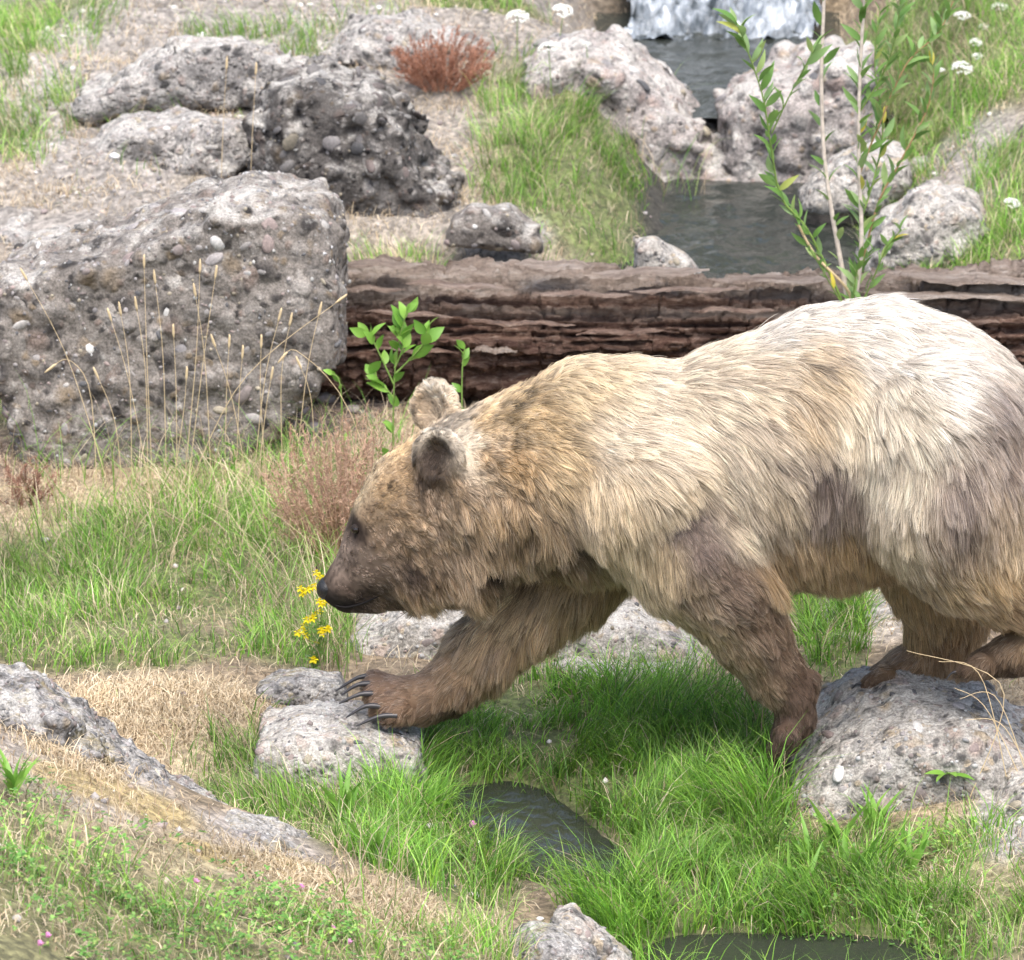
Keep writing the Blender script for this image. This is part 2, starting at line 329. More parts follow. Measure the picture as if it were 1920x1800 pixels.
C = over(C, sstep(3.3, 4.0, yr_)*sstep(.5, .1, xr)*(1-np.maximum(fl, fm))*.85, (.185, .17, .152)); C = over(C, sstep(7.6, 8.6, yr_)*.9, (.045, .06, .022))  # last tint: dark colour of the added unseen slope the water mirrors
wet = sstep(.17, .1, pline(xr, yr_, CH)); C = over(C, wet, (.035, .03, .02))
C = over(C, sstep(3, 3.4, yr_)*sstep(.42, .3, np.abs(xr-STX)), (.03, .028, .022))
nxg, nyg = len(gx), len(gy); I = np.arange(nxg*nyg).reshape(nxg, nyg)
Fq = np.stack([I[:-1, :-1], I[1:, :-1], I[1:, 1:], I[:-1, 1:]], -1).reshape(-1, 4)
me = mesh_np('ground', np.stack([xr, yr_, Z.ravel()], -1), Fq); colattr(me, C)
m, nt, b, L = new_mat('ground_soil'); at_ = N(nt, 'ShaderNodeAttribute', attribute_name='col'); tc = N(nt, 'ShaderNodeTexCoord')
n1 = N(nt, 'ShaderNodeTexNoise', in_Scale=45.0, in_Detail=8.0, in_Roughness=.7); L(tc.outputs['Object'], n1.inputs['Vector'])
vo = N(nt, 'ShaderNodeTexVoronoi', in_Scale=60.0); L(tc.outputs['Object'], vo.inputs['Vector'])
r1 = ramp(nt, [(.25, (.35,)*3), (.7, (1.7,)*3)]); L(n1.outputs[0], r1.inputs[0])
sx = N(nt, 'ShaderNodeSeparateColor'); L(vo.outputs['Color'], sx.inputs[0]); r2 = ramp(nt, [(0, (.6,)*3), (1, (1.35,)*3)]); L(sx.outputs[0], r2.inputs[0])
mx = N(nt, 'ShaderNodeMix', data_type='RGBA', blend_type='MULTIPLY'); mx.inputs[0].default_value = 1; L(at_.outputs['Color'], mx.inputs[6]); L(r1.outputs[0], mx.inputs[7])
mx2 = N(nt, 'ShaderNodeMix', data_type='RGBA', blend_type='MULTIPLY'); mx2.inputs[0].default_value = 1; L(mx.outputs[2], mx2.inputs[6]); L(r2.outputs[0], mx2.inputs[7])
L(mx2.outputs[2], b.inputs['Base Color']); b.inputs['Roughness'].default_value = .95
ha = N(nt, 'ShaderNodeMath', operation='MULTIPLY_ADD', in_1=-.8); L(vo.outputs['Distance'], ha.inputs[0]); L(n1.outputs[0], ha.inputs[2])
bp = N(nt, 'ShaderNodeBump', in_Strength=.7, in_Distance=.008); L(ha.outputs[0], bp.inputs['Height']); L(bp.outputs[0], b.inputs['Normal'])
ground = tag(link('ground', me, m), kind='structure')

# ------------------------------------------------------------------ water
def watermat(name, col, scale, rip, dist=.012):
    m, nt, b, L = new_mat(name); tc = N(nt, 'ShaderNodeTexCoord'); mp = N(nt, 'ShaderNodeMapping'); mp.inputs['Scale'].default_value = (1, .55, 1); L(tc.outputs['Object'], mp.inputs[0])
    n1 = N(nt, 'ShaderNodeTexNoise', in_Scale=scale, in_Detail=4.0, in_Distortion=.6); L(mp.outputs[0], n1.inputs['Vector'])
    b.inputs['Base Color'].default_value = (*col, 1); b.inputs['Roughness'].default_value = .06; b.inputs['IOR'].default_value = 1.33; b.inputs['Specular IOR Level'].default_value = .5
    bp = N(nt, 'ShaderNodeBump', in_Strength=rip, in_Distance=dist); L(n1.outputs[0], bp.inputs['Height']); L(bp.outputs[0], b.inputs['Normal'])
    return m
def sheet(name, x0, x1, y0, y1, z, mat, amp, st=.02, keep=None):
    a = np.arange(x0, x1, st); c = np.arange(y0, y1, st); A, B = np.meshgrid(a, c, indexing='ij'); p = np.stack([A.ravel(), B.ravel(), 0*A.ravel()], -1)
    zz = z+amp*fbm(p*np.array((14, 8, 1)), 3, 5)+amp*.6*fbm(p*np.array((40, 26, 1)), 2, 15); I = np.arange(A.size).reshape(A.shape)
    F = np.stack([I[:-1, :-1], I[1:, :-1], I[1:, 1:], I[:-1, 1:]], -1).reshape(-1, 4); V = np.stack([p[:, 0], p[:, 1], zz], -1)
    if keep is not None: F = F[keep(V[F[:, 0]])]
    return tag(link(name, mesh_np(name, V, F), mat), kind='structure')
M['brook'] = watermat('brook_water', (.026, .03, .022), 40.0, .3, .012); M['water'] = watermat('stream_water', (.026, .03, .026), 30.0, .4); M['pool'] = watermat('still_water', (.06, .055, .02), 18.0, .12)
sheet('brook_water', -.35, 2.2, -1.75, .1, -.065, M['brook'], .0045, .01, lambda v: (pline(v[:, 0], v[:, 1], CH) < .25))
sheet('stream_pool', .05, 1.6, 3.0, 5.32, .125, M['water'], .009)
sheet('upper_pool', .25, 1.4, 5.2, 6.75, .265, M['water'], .008)
# waterfall: a sheet of broken white water falling over the ledge, with foam at its foot
mfm, nt, b, L = new_mat('white_water'); tc = N(nt, 'ShaderNodeTexCoord'); mp = N(nt, 'ShaderNodeMapping'); mp.inputs['Scale'].default_value = (1, .5, .35); L(tc.outputs['Object'], mp.inputs[0])
nw = N(nt, 'ShaderNodeTexNoise', in_Scale=16.0, in_Detail=7.0, in_Roughness=.65); L(mp.outputs[0], nw.inputs['Vector']); rwf = ramp(nt, [(.38, (.03, .04, .045)), (.52, (.2, .23, .26)), (.68, (.5, .54, .58))]); L(nw.outputs[0], rwf.inputs[0]); L(rwf.outputs[0], b.inputs['Base Color'])
b.inputs['Roughness'].default_value = .3; bpf = N(nt, 'ShaderNodeBump', in_Strength=.8, in_Distance=.03); L(nw.outputs[0], bpf.inputs['Height']); L(bpf.outputs[0], b.inputs['Normal']); M['foam'] = mfm
a = np.linspace(.37, 1.04, 90); s = np.linspace(0, 1, 110); A, B = np.meshgrid(a, s, indexing='ij'); q = np.stack([A.ravel()*14, B.ravel()*9, 0*A.ravel()], -1)
prof_y = np.interp(B.ravel(), [0, .35, .5, .85, 1], [6.32, 6.55, 6.68, 6.9, 7.5]); prof_z = np.interp(B.ravel(), [0, .2, .45, .85, 1], [.262, .3, .34, .9, 1.0])
lump = fbm(q*np.array((1.6, 1.6, 1)), 5, 81); lowp = sstep(.55, .3, B.ravel())
V = np.stack([A.ravel()+.05*np.sin(B.ravel()*5), prof_y+.05*lump*(1-lowp), prof_z+.07*lump*lowp*sstep(0, .1, B.ravel())+.03*lump], -1)
I = np.arange(A.size).reshape(A.shape); F = np.stack([I[:-1, :-1], I[1:, :-1], I[1:, 1:], I[:-1, 1:]], -1).reshape(-1, 4)
tag(link('waterfall', mesh_np('waterfall', V, F), M['foam']), kind='structure')

# ------------------------------------------------------------------ rocks
PEBV = []
for k in range(5):
    v, f = ico(2); v = v*np.array((1, .78, .6))+.34*fbm(v*1.5+k*7, 3, k)[:, None]*v; PEBV.append((v, f))
PEBM = {}
for nm in ('peb', 'peb_dark'):
    PEBM[nm] = []
    for v, f in PEBV:
        me = mesh_np('pebble', v, f); me.materials.append(M[nm]); PEBM[nm].append(me)
GRIT, nt, b, L = new_mat('grit_stone'); aa = N(nt, 'ShaderNodeAttribute', attribute_name='col'); L(aa.outputs['Color'], b.inputs['Base Color']); b.inputs['Roughness'].default_value = .85
SURF = {}; FOOT = []                                                    # rock footprints, so that grass does not grow through them
def polysdf(px, pz, P):
    d = np.full(px.shape, 1e9); s = np.ones(px.shape); n = len(P)
    for i in range(n):
        a = P[i]; b = P[i-1]; ex, ez = b-a; wx = px-a[0]; wz = pz-a[1]
        t = np.clip((wx*ex+wz*ez)/(ex*ex+ez*ez), 0, 1); d = np.minimum(d, (wx-ex*t)**2+(wz-ez*t)**2)
        c1 = pz >= a[1]; c2 = pz < b[1]; c3 = ex*wz > ez*wx
        s = np.where((c1 & c2 & c3) | (~c1 & ~c2 & ~c3), -s, s)
    return s*np.sqrt(d)
def rock(name, poly, Yc, D, mat, label, cat='rock', group=None, npeb=0, nsmall=0, pebr=(.006, .022), h=.014, rough=.02, cell=.05, bump=.012, lean=0.0, rnd=.06, seed=1, pmat='peb'):
    P = np.array([at(x, y, Yc)[[0, 2]] for x, y in poly]); lo = P.min(0)-.08; hi = P.max(0)+.08
    ax_ = np.arange(lo[0], hi[0], h); ay = np.arange(Yc-D-.1, Yc+D+.1, h); az = np.arange(lo[1], hi[1], h)
    A, B, Cc = np.meshgrid(ax_, ay, az, indexing='ij'); sh = A.shape; a, bb, c = A.ravel(), B.ravel(), Cc.ravel()
    zb = (c-lo[1])/(hi[1]-lo[1]); yy = (bb-Yc-lean*(zb-.5))
    d2 = polysdf(a, c, P)+.22*np.maximum(np.abs(yy)/D-.35, 0)**2*D*1.2
    dy = np.abs(yy)-D*(1.02-.25*zb)
    F = -smin(-d2, -dy, rnd)
    p = np.stack([a, bb, c], -1); near = np.abs(F) < .09; q = p[near]
    dis = rough*2.2*fbm(q/.3, 3, seed*13)+rough*1.2*fbm(q/.09, 3, seed*13+5)
    w1, id1 = worley(q/cell, seed); w2, id2 = worley(q/(cell*.42), seed+9)
    dis += bump*(.55-w1)*(.4+id1)*1.6+bump*.5*(.55-w2)*(.3+id2)
    F[near] -= dis
    V, Q = surfnets(F.reshape(sh), np.array((ax_[0], ay[0], az[0])), h); Nn = vnormals(V, Q)
    base = np.array((P[:, 0].mean(), Yc, lo[1]+.08)); SURF[name] = (V, Nn); me = mesh_np(name, V-base, Q)
    if npeb:
        root = empty(name, base, label, cat, group); body = link('stone_body', me, mat, root)
        ok = np.where((Nn[:, 1] < .5) | (Nn[:, 2] > .3))[0]; rs = np.random.default_rng(seed)
        for k in rs.choice(ok, npeb):
            r = pebr[0]+(pebr[1]-pebr[0])*rs.random()**2.6; o = bpy.data.objects.new('pebble', PEBM[pmat][rs.integers(5)]); COL.objects.link(o); o.parent = root
            n = Vector(Nn[k]); o.location = Vector(V[k]-base)-n*r*.2; qd = n.to_track_quat('Z', 'Y')@Quaternion((0, 0, 1), rs.random()*6.28)
            o.rotation_mode = 'QUATERNION'; o.rotation_quaternion = qd; o.scale = (r*(.8+.5*rs.random()), r*(.6+.5*rs.random()), r*(.42+.4*rs.random()))
        if nsmall:                                             # grit too small to pick apart
            ks = rs.choice(ok, nsmall); v1, f1 = ico(1); n = len(ks); r = rs.uniform(.0035, .0085, n); vv_ = v1[None]*(1+.22*rs.normal(size=(n, len(v1), 1)))*r[:, None, None]*rs.uniform(.6, 1.1, (n, 1, 3))
            V1 = vv_+(V[ks]-Nn[ks]*(r*.25)[:, None]-base)[:, None, :]; F1 = (np.arange(n)*len(v1))[:, None, None]+f1[None]; m1 = mesh_np('grit', V1.reshape(-1, 3), F1.reshape(-1, 3))
            cc = np.minimum(np.array([c for _, c in PEB]), .34)[rs.integers(0, len(PEB), n)]*rs.uniform(.6, 1.15, n)[:, None]*(.62 if pmat == 'peb_dark' else 1.0); colattr(m1, np.repeat(cc, len(v1), 0)); tag(link('grit', m1, GRIT, root), kind='stuff')
    else:
        root = tag(link(name, me, mat, loc=base), label, cat, group)
    FOOT.append((P[:, 0].min(), P[:, 0].max(), Yc, D)); return root
RM = {'grey': rockmat('conglomerate_grey', (.172, .155, .138), (.055, .05, .047), (.27, .25, .228), 15, .06),
      'dark': rockmat('conglomerate_dark', (.085, .078, .072), (.022, .02, .02), (.24, .225, .21), 20, .1),
      'pale': rockmat('conglomerate_pale', (.33, .31, .28), (.12, .113, .107), (.44, .42, .385), 20, .06),
      'pink': rockmat('conglomerate_pinkish', (.29, .262, .245), (.11, .1, .095), (.38, .36, .335), 18, .2),
      'slope': rockmat('conglomerate_weathered', (.28, .265, .25), (.12, .115, .11), (.38, .365, .34), 30, .2),
      'mossy': rockmat('conglomerate_mossy', (.22, .212, .206), (.08, .077, .074), (.34, .33, .32), 34, .2, .45)}
rock('large_boulder', [(2,489),(60,474),(230,436),(400,379),(470,356),(600,374),(636,426),(642,534),(634,640),(600,690),(540,780),(400,860),(150,862),(55,830),(18,700),(-4,560)], 2.62, .3, RM['grey'],
     'large blocky grey conglomerate boulder leaning against the end of the rotten log', 'boulder', None, 290, 1500, (.008, .034), .0108, .02, .085, .022, .08, .03, 3)
rock('dark_boulder', [(480,212),(525,154),(600,139),(700,164),(770,234),(820,312),(848,330),(868,392),(780,420),(640,390),(540,350),(480,312)], 4.25, .28, RM['dark'],
     'dark blackish pitted boulder on the dry gravel slope', 'boulder', None, 230, 500, (.009, .034), .013, .026, .07, .04, .05, .06, 4, 'peb_dark')
rock('small_rock', [(835,450),(845,400),(880,380),(950,388),(1000,422),(1010,460)], 3.75, .12, RM['grey'], 'small low grey rock in dry grass beside dark boulder', 'rock', None, 26, 26, (.008, .02), .012, .015, .05, .012, 0, .04, 5)
rock('stream_bank_rock', [(985,115),(1060,85),(1150,88),(1205,122),(1260,172),(1320,222),(1368,272),(1396,300),(1390,370),(1200,370),(1160,290),(1170,240),(1080,210),(990,180)], 5.2, .3, RM['pink'],
     'long craggy pinkish rock sloping down to the stream, left bank', 'rock', None, 150, 300, (.01, .035), .016, .034, .07, .026, 0, .05, 6)
rock('stream_rock', [(1352,200),(1400,152),(1480,122),(1560,80),(1622,100),(1652,172),(1664,275),(1660,340),(1500,340),(1370,310)], 5.15, .25, RM['pink'],
     'peaked pinkish rock with green moss standing between the two pools', 'rock', None, 100, 100, (.01, .03), .016, .034, .07, .024, 0, .05, 7)
rock('flat_rock', [(1490,385),(1520,335),(1560,305),(1640,280),(1690,292),(1700,330),(1640,385)], 4.45, .14, RM['pale'], 'flat pale rock at the edge of the stream pool under willow stems', 'rock', None, 20, 20, (.008, .02), .014, .015, .06, .01, 0, .05, 8)
rock('flat_rock', [(1690,330),(1710,295),(1760,288),(1792,300),(1790,340)], 4.7, .1, RM['pale'], 'narrow pale stone in grass on the right stream bank', 'rock', None, 8, 8, (.008, .016), .014, .012, .06, .01, 0, .04, 9)
rock('pale_rock', [(1615,490),(1650,418),(1722,366),(1790,356),(1835,378),(1868,420),(1820,450),(1700,500)], 3.95, .2, RM['pale'], 'broad whitish grey rock in grass on right stream bank', 'rock', None, 50, 50, (.008, .022), .014, .025, .08, .016, 0, .05, 10)
rock('bank_rock', [(1805,345),(1855,275),(1920,240),(2010,225),(2060,350),(1950,390),(1840,370)], 4.5, .2, RM['grey'], 'grey craggy rock on the right bank above the pale rock', 'rock', None, 30, 30, (.008, .022), .016, .03, .08, .02, 0, .05, 11)
rock('bank_rock', [(1860,240),(1890,170),(1960,140),(2050,160),(2060,260)], 5.6, .2, RM['pink'], 'brownish rock high on the right bank among green weeds', 'rock', None, 20, 20, (.008, .022), .018, .03, .08, .02, 0, .05, 12)
rock('slope_rock', [(825,115),(840,72),(880,62),(925,85),(935,120)], 5.35, .12, RM['grey'], 'small grey rock beside the rusty dry shrub on slope', 'rock', None, 12, 12, (.008, .02), .016, .02, .07, .012, 0, .04, 13)
rock('bank_stone', [(1185,515),(1190,455),(1230,440),(1290,478),(1320,520)], 3.5, .1, RM['pale'], 'pale pebbly stone in grass just behind the rotten log', 'rock', None, 16, 16, (.007, .016), .012, .012, .05, .01, 0, .04, 14)
rock('paw_rock', [(476,1430),(484,1372),(560,1350),(640,1352),(740,1366),(788,1388),(797,1430),(772,1455),(765,1560),(620,1570),(520,1540)], -.01, .2, RM['pale'],
     'pale grey conglomerate rock under the reaching front paw of bear', 'rock', None, 170, 600, (.005, .016), .0095, .011, .035, .009, .06, .05, 15)
rock('low_rock', [(468,1325),(490,1275),(560,1258),(640,1268),(668,1325)], .42, .1, RM['mossy'], 'low dark mossy rock behind the rock under front paw', 'rock', None, 24, 24, (.005, .013), .0095, .01, .04, .008, 0, .04, 16)
rock('hind_boulder', [(1440,1640),(1458,1510),(1482,1428),(1532,1376),(1612,1318),(1700,1292),(1795,1297),(1860,1326),(1930,1380),(2060,1425),(2070,1690),(1760,1700)], -.05, .36, RM['pale'],
     'rounded pale conglomerate boulder under the hind feet of bear', 'boulder', None, 290, 1500, (.006, .026), .0105, .013, .05, .013, 0, .09, 17)
rock('background_slab', [(640,1262),(662,1165),(750,1130),(850,1122),(1000,1132),(1180,1142),(1292,1192),(1312,1250),(1250,1320),(1000,1330),(800,1290)], .85, .22, RM['pale'],
     'broad low conglomerate slab in grass behind the front legs', 'rock', None, 240, 900, (.005, .02), .0105, .014, .05, .012, .1, .07, 18)
rock('edge_rock', [(1800,1700),(1830,1530),(1900,1440),(2000,1430),(2060,1700)], -.35, .2, RM['pale'], 'pebbly grey rock beside straw in front of the hind boulder', 'rock', None, 80, 300, (.005, .016), .0105, .012, .04, .01, 0, .06, 19)
rock('mossy_ledge', [(-120,1300),(0,1290),(60,1298),(140,1335),(175,1382),(260,1438),(340,1492),(430,1545),(420,1600),(250,1580),(-120,1500)], -.78, .16, RM['mossy'],
     'long grey mossy rock ledge on crest of the near mound', 'rock', None, 200, 700, (.004, .013), .0095, .018, .045, .018, .0, .04, 20)
rock('mossy_ledge', [(340,1600),(360,1560),(430,1535),(520,1555),(600,1605),(640,1650),(480,1660)], -.92, .13, RM['mossy'], 'short grey rock with yellow moss on mound, downhill of long ledge', 'rock', None, 60, 60, (.004, .012), .0095, .012, .035, .01, 0, .05, 21)
rock('brook_rock', [(935,1830),(950,1775),(1000,1742),(1060,1748),(1115,1790),(1120,1840)], -1.3, .1, RM['mossy'], 'small dark grey rock at foot of mound by brook', 'rock', None, 30, 30, (.004, .012), .0095, .01, .035, .008, 0, .04, 22)
rock('brook_rock', [(1025,1750),(1040,1712),(1070,1706),(1125,1742),(1190,1792),(1200,1850),(1110,1830)], -1.2, .08, RM['pale'], 'long pale rock at brook edge behind small dark grey rock', 'rock', None, 30, 30, (.004, .012), .0095, .01, .035, .008, 0, .04, 23)
for poly, lab, sd_ in [([(130,199),(230,134),(330,79),(440,59),(540,99),(610,144),(560,199),(300,214)], 'broad low grey outcrop of pebbly rock on upper slope', 31), ([(150,294),(240,234),(340,219),(440,239),(490,284),(420,324),(220,324)], 'low grey outcrop between upper outcrop and large boulder', 32), ([(620,104),(690,44),(780,32),(870,74),(830,119),(700,124)], 'low grey outcrop behind rusty shrub on the slope', 33), ([(-60,454),(20,419),(110,424),(180,449),(150,494),(-60,504)], 'flat pebbly stone behind left end of large boulder', 34)]:
    rock('slope_outcrop', poly, hit(poly[5][0], min(poly[0][1]+5, 440))[1]+.05, .16, RM['slope'], lab, 'rock', None, 40, 40, (.007, .02), .016, .03, .08, .02, 0, .05, sd_)
M['cob'] = pebblemat('cobbles', [(0, (.55, .54, .55)), (.2, (.36, .3, .24)), (.4, (.3, .25, .24)), (.6, (.42, .33, .3)), (.8, (.24, .23, .24))])
for (px, py, r, nm) in [(410,806,18,'white'),(452,810,20,'tan'),(690,690,42,'pinkish'),(600,688,22,'yellowish'),(540,735,26,'grey'),(500,765,24,'grey'),(560,765,20,'grey'),(470,745,18,'grey'),(610,742,22,'grey'),(650,720,18,'grey'),(520,800,18,'grey'),(585,800,16,'grey'),(440,770,16,'grey'),(660,765,16,'grey'),(625,700,16,'grey'),(505,720,15,'grey'),(320,800,12,'grey'),(215,292,12,'white'),(378,66,14,'white')]:
    p = hit(px, py+r*.5); k = r*np.linalg.norm(p-CAM)/FPX
    v, f = PEBV[random.randrange(5)]; me = mesh_np('cobble', v, f)
    col = {'white': (.62, .61, .6), 'tan': (.5, .4, .28), 'pinkish': (.42, .3, .28), 'yellowish': (.5, .43, .3), 'grey': (.27, .24, .235)}[nm]
    o = link('loose_stone', me, M.setdefault('cob_'+nm, simple('cobble_'+nm, col, .8, .25, .3, .4, 3)), loc=p+np.array((0, 0, k*.35))); o.scale = (k, k, k); o.rotation_euler = (random.uniform(-.4, .4), random.uniform(-.4, .4), random.uniform(0, 6))
    if py < 320: lab = 'single white stone lying on the dry gravel slope'; g = 'white stones on the slope'
    elif nm == 'grey': lab = 'loose grey stone in the rubble at foot of large boulder'; g = 'rubble stones at the boulder foot'
    else: lab = {'white': 'loose white stone', 'tan': 'rounded tan stone', 'pinkish': 'large pinkish rounded stone', 'yellowish': 'pale yellowish stone'}[nm]+' in the rubble at foot of large boulder'; g = None
    tag(o, lab, 'stone', g)

# ------------------------------------------------------------------ rotten log
lroot = empty('rotten_log', at(1250, 740, 2.95), 'long rotten brown log lying behind bear, weathered grey on top', 'log')
lb = np.array(lroot.location); A0 = at(560, 622, 3.0); A1 = at(2120, 624, 2.95); nu, nv = 800, 190
u = np.linspace(0, 1, nu); vv = np.linspace(0, 2*np.pi, nv, endpoint=False); U, W = np.meshgrid(u, vv, indexing='ij'); U = U.ravel(); W = W.ravel()
Lx = (A1-A0)[0]*U; r0 = .185+.01*np.sin(U*9)
cs, sn = np.cos(W), np.sin(W)
q = np.stack([Lx*1.1, cs*3.4, sn*3.4], -1)
d = .045*fbm(q, 4, 201)+.03*fbm(q*np.array((2.2, 5, 5)), 4, 205)+.022*fbm(np.stack([Lx*9, cs*7, sn*7], -1), 4, 210)-.03*np.abs(fbm(np.stack([Lx*2.2, cs*14, sn*14], -1), 3, 212))
rid = np.abs(fbm(np.stack([Lx*.8, W*5.5, 0*W], -1), 3, 215)); rid2 = np.abs(fbm(np.stack([Lx*1.6, W*11, 0*W+3], -1), 3, 216)); d += -.022*sstep(.09, 0, rid2); st2 = np.floor((fbm(np.stack([Lx*2.6, W*6, 0*W+9], -1), 3, 223)+.5)*9)/9; d += .03*(st2-.5)+.034*fbm(np.stack([Lx*24, cs*10, sn*10], -1), 4, 226)-.022*sstep(.07, 0, np.abs(fbm(np.stack([Lx*11, W*2.5, 0*W+4], -1), 3, 228))); d += -.035*sstep(.1, 0, rid)*(.4+.6*(fbm(q*2, 2, 218) > -.1))
step = np.floor((fbm(np.stack([Lx*1.4, W*2.2, 0*W], -1), 3, 222)+.5)*7)/7; d += .04*(step-.5)
flat = sstep(.6, 1.0, sn)                                   # broken flat along the top
rr = r0+d; zz = sn*rr; zz = np.where(sn > .5, np.minimum(zz, .15+.05*step+.03*st2+.35*d), zz)
Vl = np.stack([A0[0]+Lx, A0[1]+(A1-A0)[1]*U-cs*rr*1.05, A0[2]+(A1-A0)[2]*U+zz], -1)-lb
I = np.arange(nu*nv).reshape(nu, nv); J = np.roll(I, -1, axis=1)
Fl = np.stack([I[:-1], J[:-1], J[1:], I[1:]], -1).reshape(-1, 4)
ml, nt, b, L = new_mat('rotten_wood'); tc = N(nt, 'ShaderNodeTexCoord'); mp = N(nt, 'ShaderNodeMapping'); mp.inputs['Scale'].default_value = (.28, 1, 1); L(tc.outputs['Object'], mp.inputs[0])
g1 = N(nt, 'ShaderNodeTexNoise', in_Scale=60.0, in_Detail=10.0, in_Roughness=.75, in_Distortion=.6); L(mp.outputs[0], g1.inputs['Vector'])
rw = ramp(nt, [(.32, (.02, .01, .007)), (.44, (.115, .062, .046)), (.56, (.225, .145, .108)), (.7, (.42, .34, .285))]); L(g1.outputs[0], rw.inputs[0])
g2 = N(nt, 'ShaderNodeTexNoise', in_Scale=20.0, in_Detail=10.0, in_Roughness=.75); L(mp.outputs[0], g2.inputs['Vector'])
rg = ramp(nt, [(.3, (.12, .085, .065)), (.5, (.3, .245, .205)), (.7, (.5, .45, .4))]); L(g2.outputs[0], rg.inputs[0])
att = N(nt, 'ShaderNodeAttribute', attribute_name='col'); mx = N(nt, 'ShaderNodeMix', data_type='RGBA'); L(att.outputs['Fac'], mx.inputs[0]); L(rw.outputs[0], mx.inputs[6]); L(rg.outputs[0], mx.inputs[7])
L(mx.outputs[2], b.inputs['Base Color']); b.inputs['Roughness'].default_value = .9; b.inputs['Specular IOR Level'].default_value = .2
g3 = N(nt, 'ShaderNodeTexNoise', in_Scale=70.0, in_Detail=8.0, in_Roughness=.7); L(tc.outputs['Object'], g3.inputs['Vector'])
ad = N(nt, 'ShaderNodeMath', operation='MULTIPLY_ADD', in_1=.9); L(g3.outputs[0], ad.inputs[0]); L(g1.outputs[0], ad.inputs[2])
bp = N(nt, 'ShaderNodeBump', in_Strength=1.0, in_Distance=.02); L(ad.outputs[0], bp.inputs['Height']); L(bp.outputs[0], b.inputs['Normal']); M['wood'] = ml
grey = np.clip(sstep(.5, .95, sn+.5*fbm(q*1.5, 3, 230))*.95, 0, 1)
me = mesh_np('log_trunk', Vl, Fl); colattr(me, np.stack([grey]*3, -1)); link('trunk', me, ml, lroot)
def splinter(px0, px1, py, Y, th, dep, grey, sl=0):
    a = at(px0, py, Y); bq = at(px1, py+sl, Y); n = 22; rs = np.random.default_rng(int(px0)); V = []; F = []; ph = rs.random()*6
    for i in range(n):
        t = i/(n-1); c = a+(bq-a)*t+np.array((0, .006*math.sin(t*7+ph), .004*math.sin(t*11+ph))); e = min(1, 6*t*rs.uniform(.8, 1.2), 5*(1-t)*rs.uniform(.7, 1.3)); hgt = th*(.55+.5*rs.random())*max(e, .15); dd = dep*(.7+.5*rs.random())*max(e, .2)
        for (sy, sz) in ((-1, -.3), (-.8, 1), (.8, 1.1), (1, -1)): V.append(c+np.array((0, sy*dd/2, sz*hgt/2+rs.normal()*th*.12)))
    for i in range(n-1):
        for j in range(4): F.append((i*4+j, i*4+(j+1) % 4, i*4+4+(j+1) % 4, i*4+4+j))
    F += [(3, 2, 1, 0), tuple((n-1)*4+k for k in range(4))]
    me = mesh_np('splinter', np.array(V)-lb, np.array(F), False); colattr(me, np.full((len(V), 3), grey)); link('wood_splinter', me, M['wood'], lroot)
for s in [(965,1115,497,2.9,.012,.09,.95),(640,800,492,2.88,.008,.07,.9,6),(1110,1330,512,2.86,.009,.08,.9,-4),(1330,1570,522,2.85,.008,.07,.9,3),(1690,1960,518,2.85,.014,.1,1,10),(1600,1990,548,2.8,.012,.05,.9,14),(885,970,656,2.745,.014,.04,.8,2),(760,960,530,2.82,.009,.05,.55,10),(1000,1190,548,2.79,.008,.04,.5,7),(1180,1400,545,2.79,.008,.04,.5,-3),(680,850,585,2.77,.009,.03,.3,8),(880,1080,603,2.755,.009,.03,.25,6),(1080,1260,625,2.75,.009,.03,.2,-5),(1290,1460,580,2.765,.01,.03,.3,4),(690,860,655,2.77,.009,.03,.2,5),(1760,1930,600,2.78,.01,.03,.25,8),(640,760,540,2.82,.009,.04,.6,5)]: splinter(*s)

# ------------------------------------------------------------------ bear
PB = 800.0                                                  # photo pixels per metre at the bear
def bp3(px, py, Y): return at(px, py, Y)
h = .0085
blo = np.array((at(585, 1100, 0)[0], -.47, at(1450, 1480, -.2)[2]-.02)); bhi = np.array((at(2060, 700, 0)[0], .47, at(1640, 540, 0)[2]+.05))
axs = [np.arange(blo[k], bhi[k], h) for k in range(3)]
GX, GY, GZ = [g.astype(np.float32) for g in np.meshgrid(*axs, indexing='ij')]
def rcone(a, b, ra, rb, sy=1.0):
    """distance to a tapered capsule; sy squeezes it across the body"""
    a = np.asarray(a, np.float32); b = np.asarray(b, np.float32); e = b-a; e2 = e.copy(); e2[1] /= sy
    wx, wy, wz = GX-a[0], (GY-a[1])/sy, GZ-a[2]
    t = np.clip((wx*e2[0]+wy*e2[1]+wz*e2[2])/(e2@e2), 0, 1)
    return np.sqrt((wx-t*e2[0])**2+(wy-t*e2[1])**2+(wz-t*e2[2])**2)-(ra+(rb-ra)*t)
def chain(pts, k, sy=1.0):
    F = None
    for p, q in zip(pts[:-1], pts[1:]):
        f = rcone(bp3(*p[:3]), bp3(*q[:3]), p[3]/PB, q[3]/PB, sy); F = f if F is None else smin(F, f, k)
    return F
F = chain([(2010,985,0,110),(1905,915,0,156),(1752,836,0,210),(1640,830,0,240),(1540,842,0,236),(1420,858,0,216),(1300,880,0,192),(1170,880,0,192),(1080,890,0,180),(1005,896,0,160),(930,918,0,148),(880,935,0,148)], .05, .9)
F = smin(F, chain([(1100,770,0,92),(1170,780,0,95)], .04), .06)                       # shoulder hump
F = smin(F, chain([(1540,684,0,90),(1650,668,0,88),(1740,690,0,90)], .04), .08)        # croup
F = smin(F, chain([(880,938,0,145),(800,962,0,128),(748,1006,0,100)], .03, .92), .04)    # skull
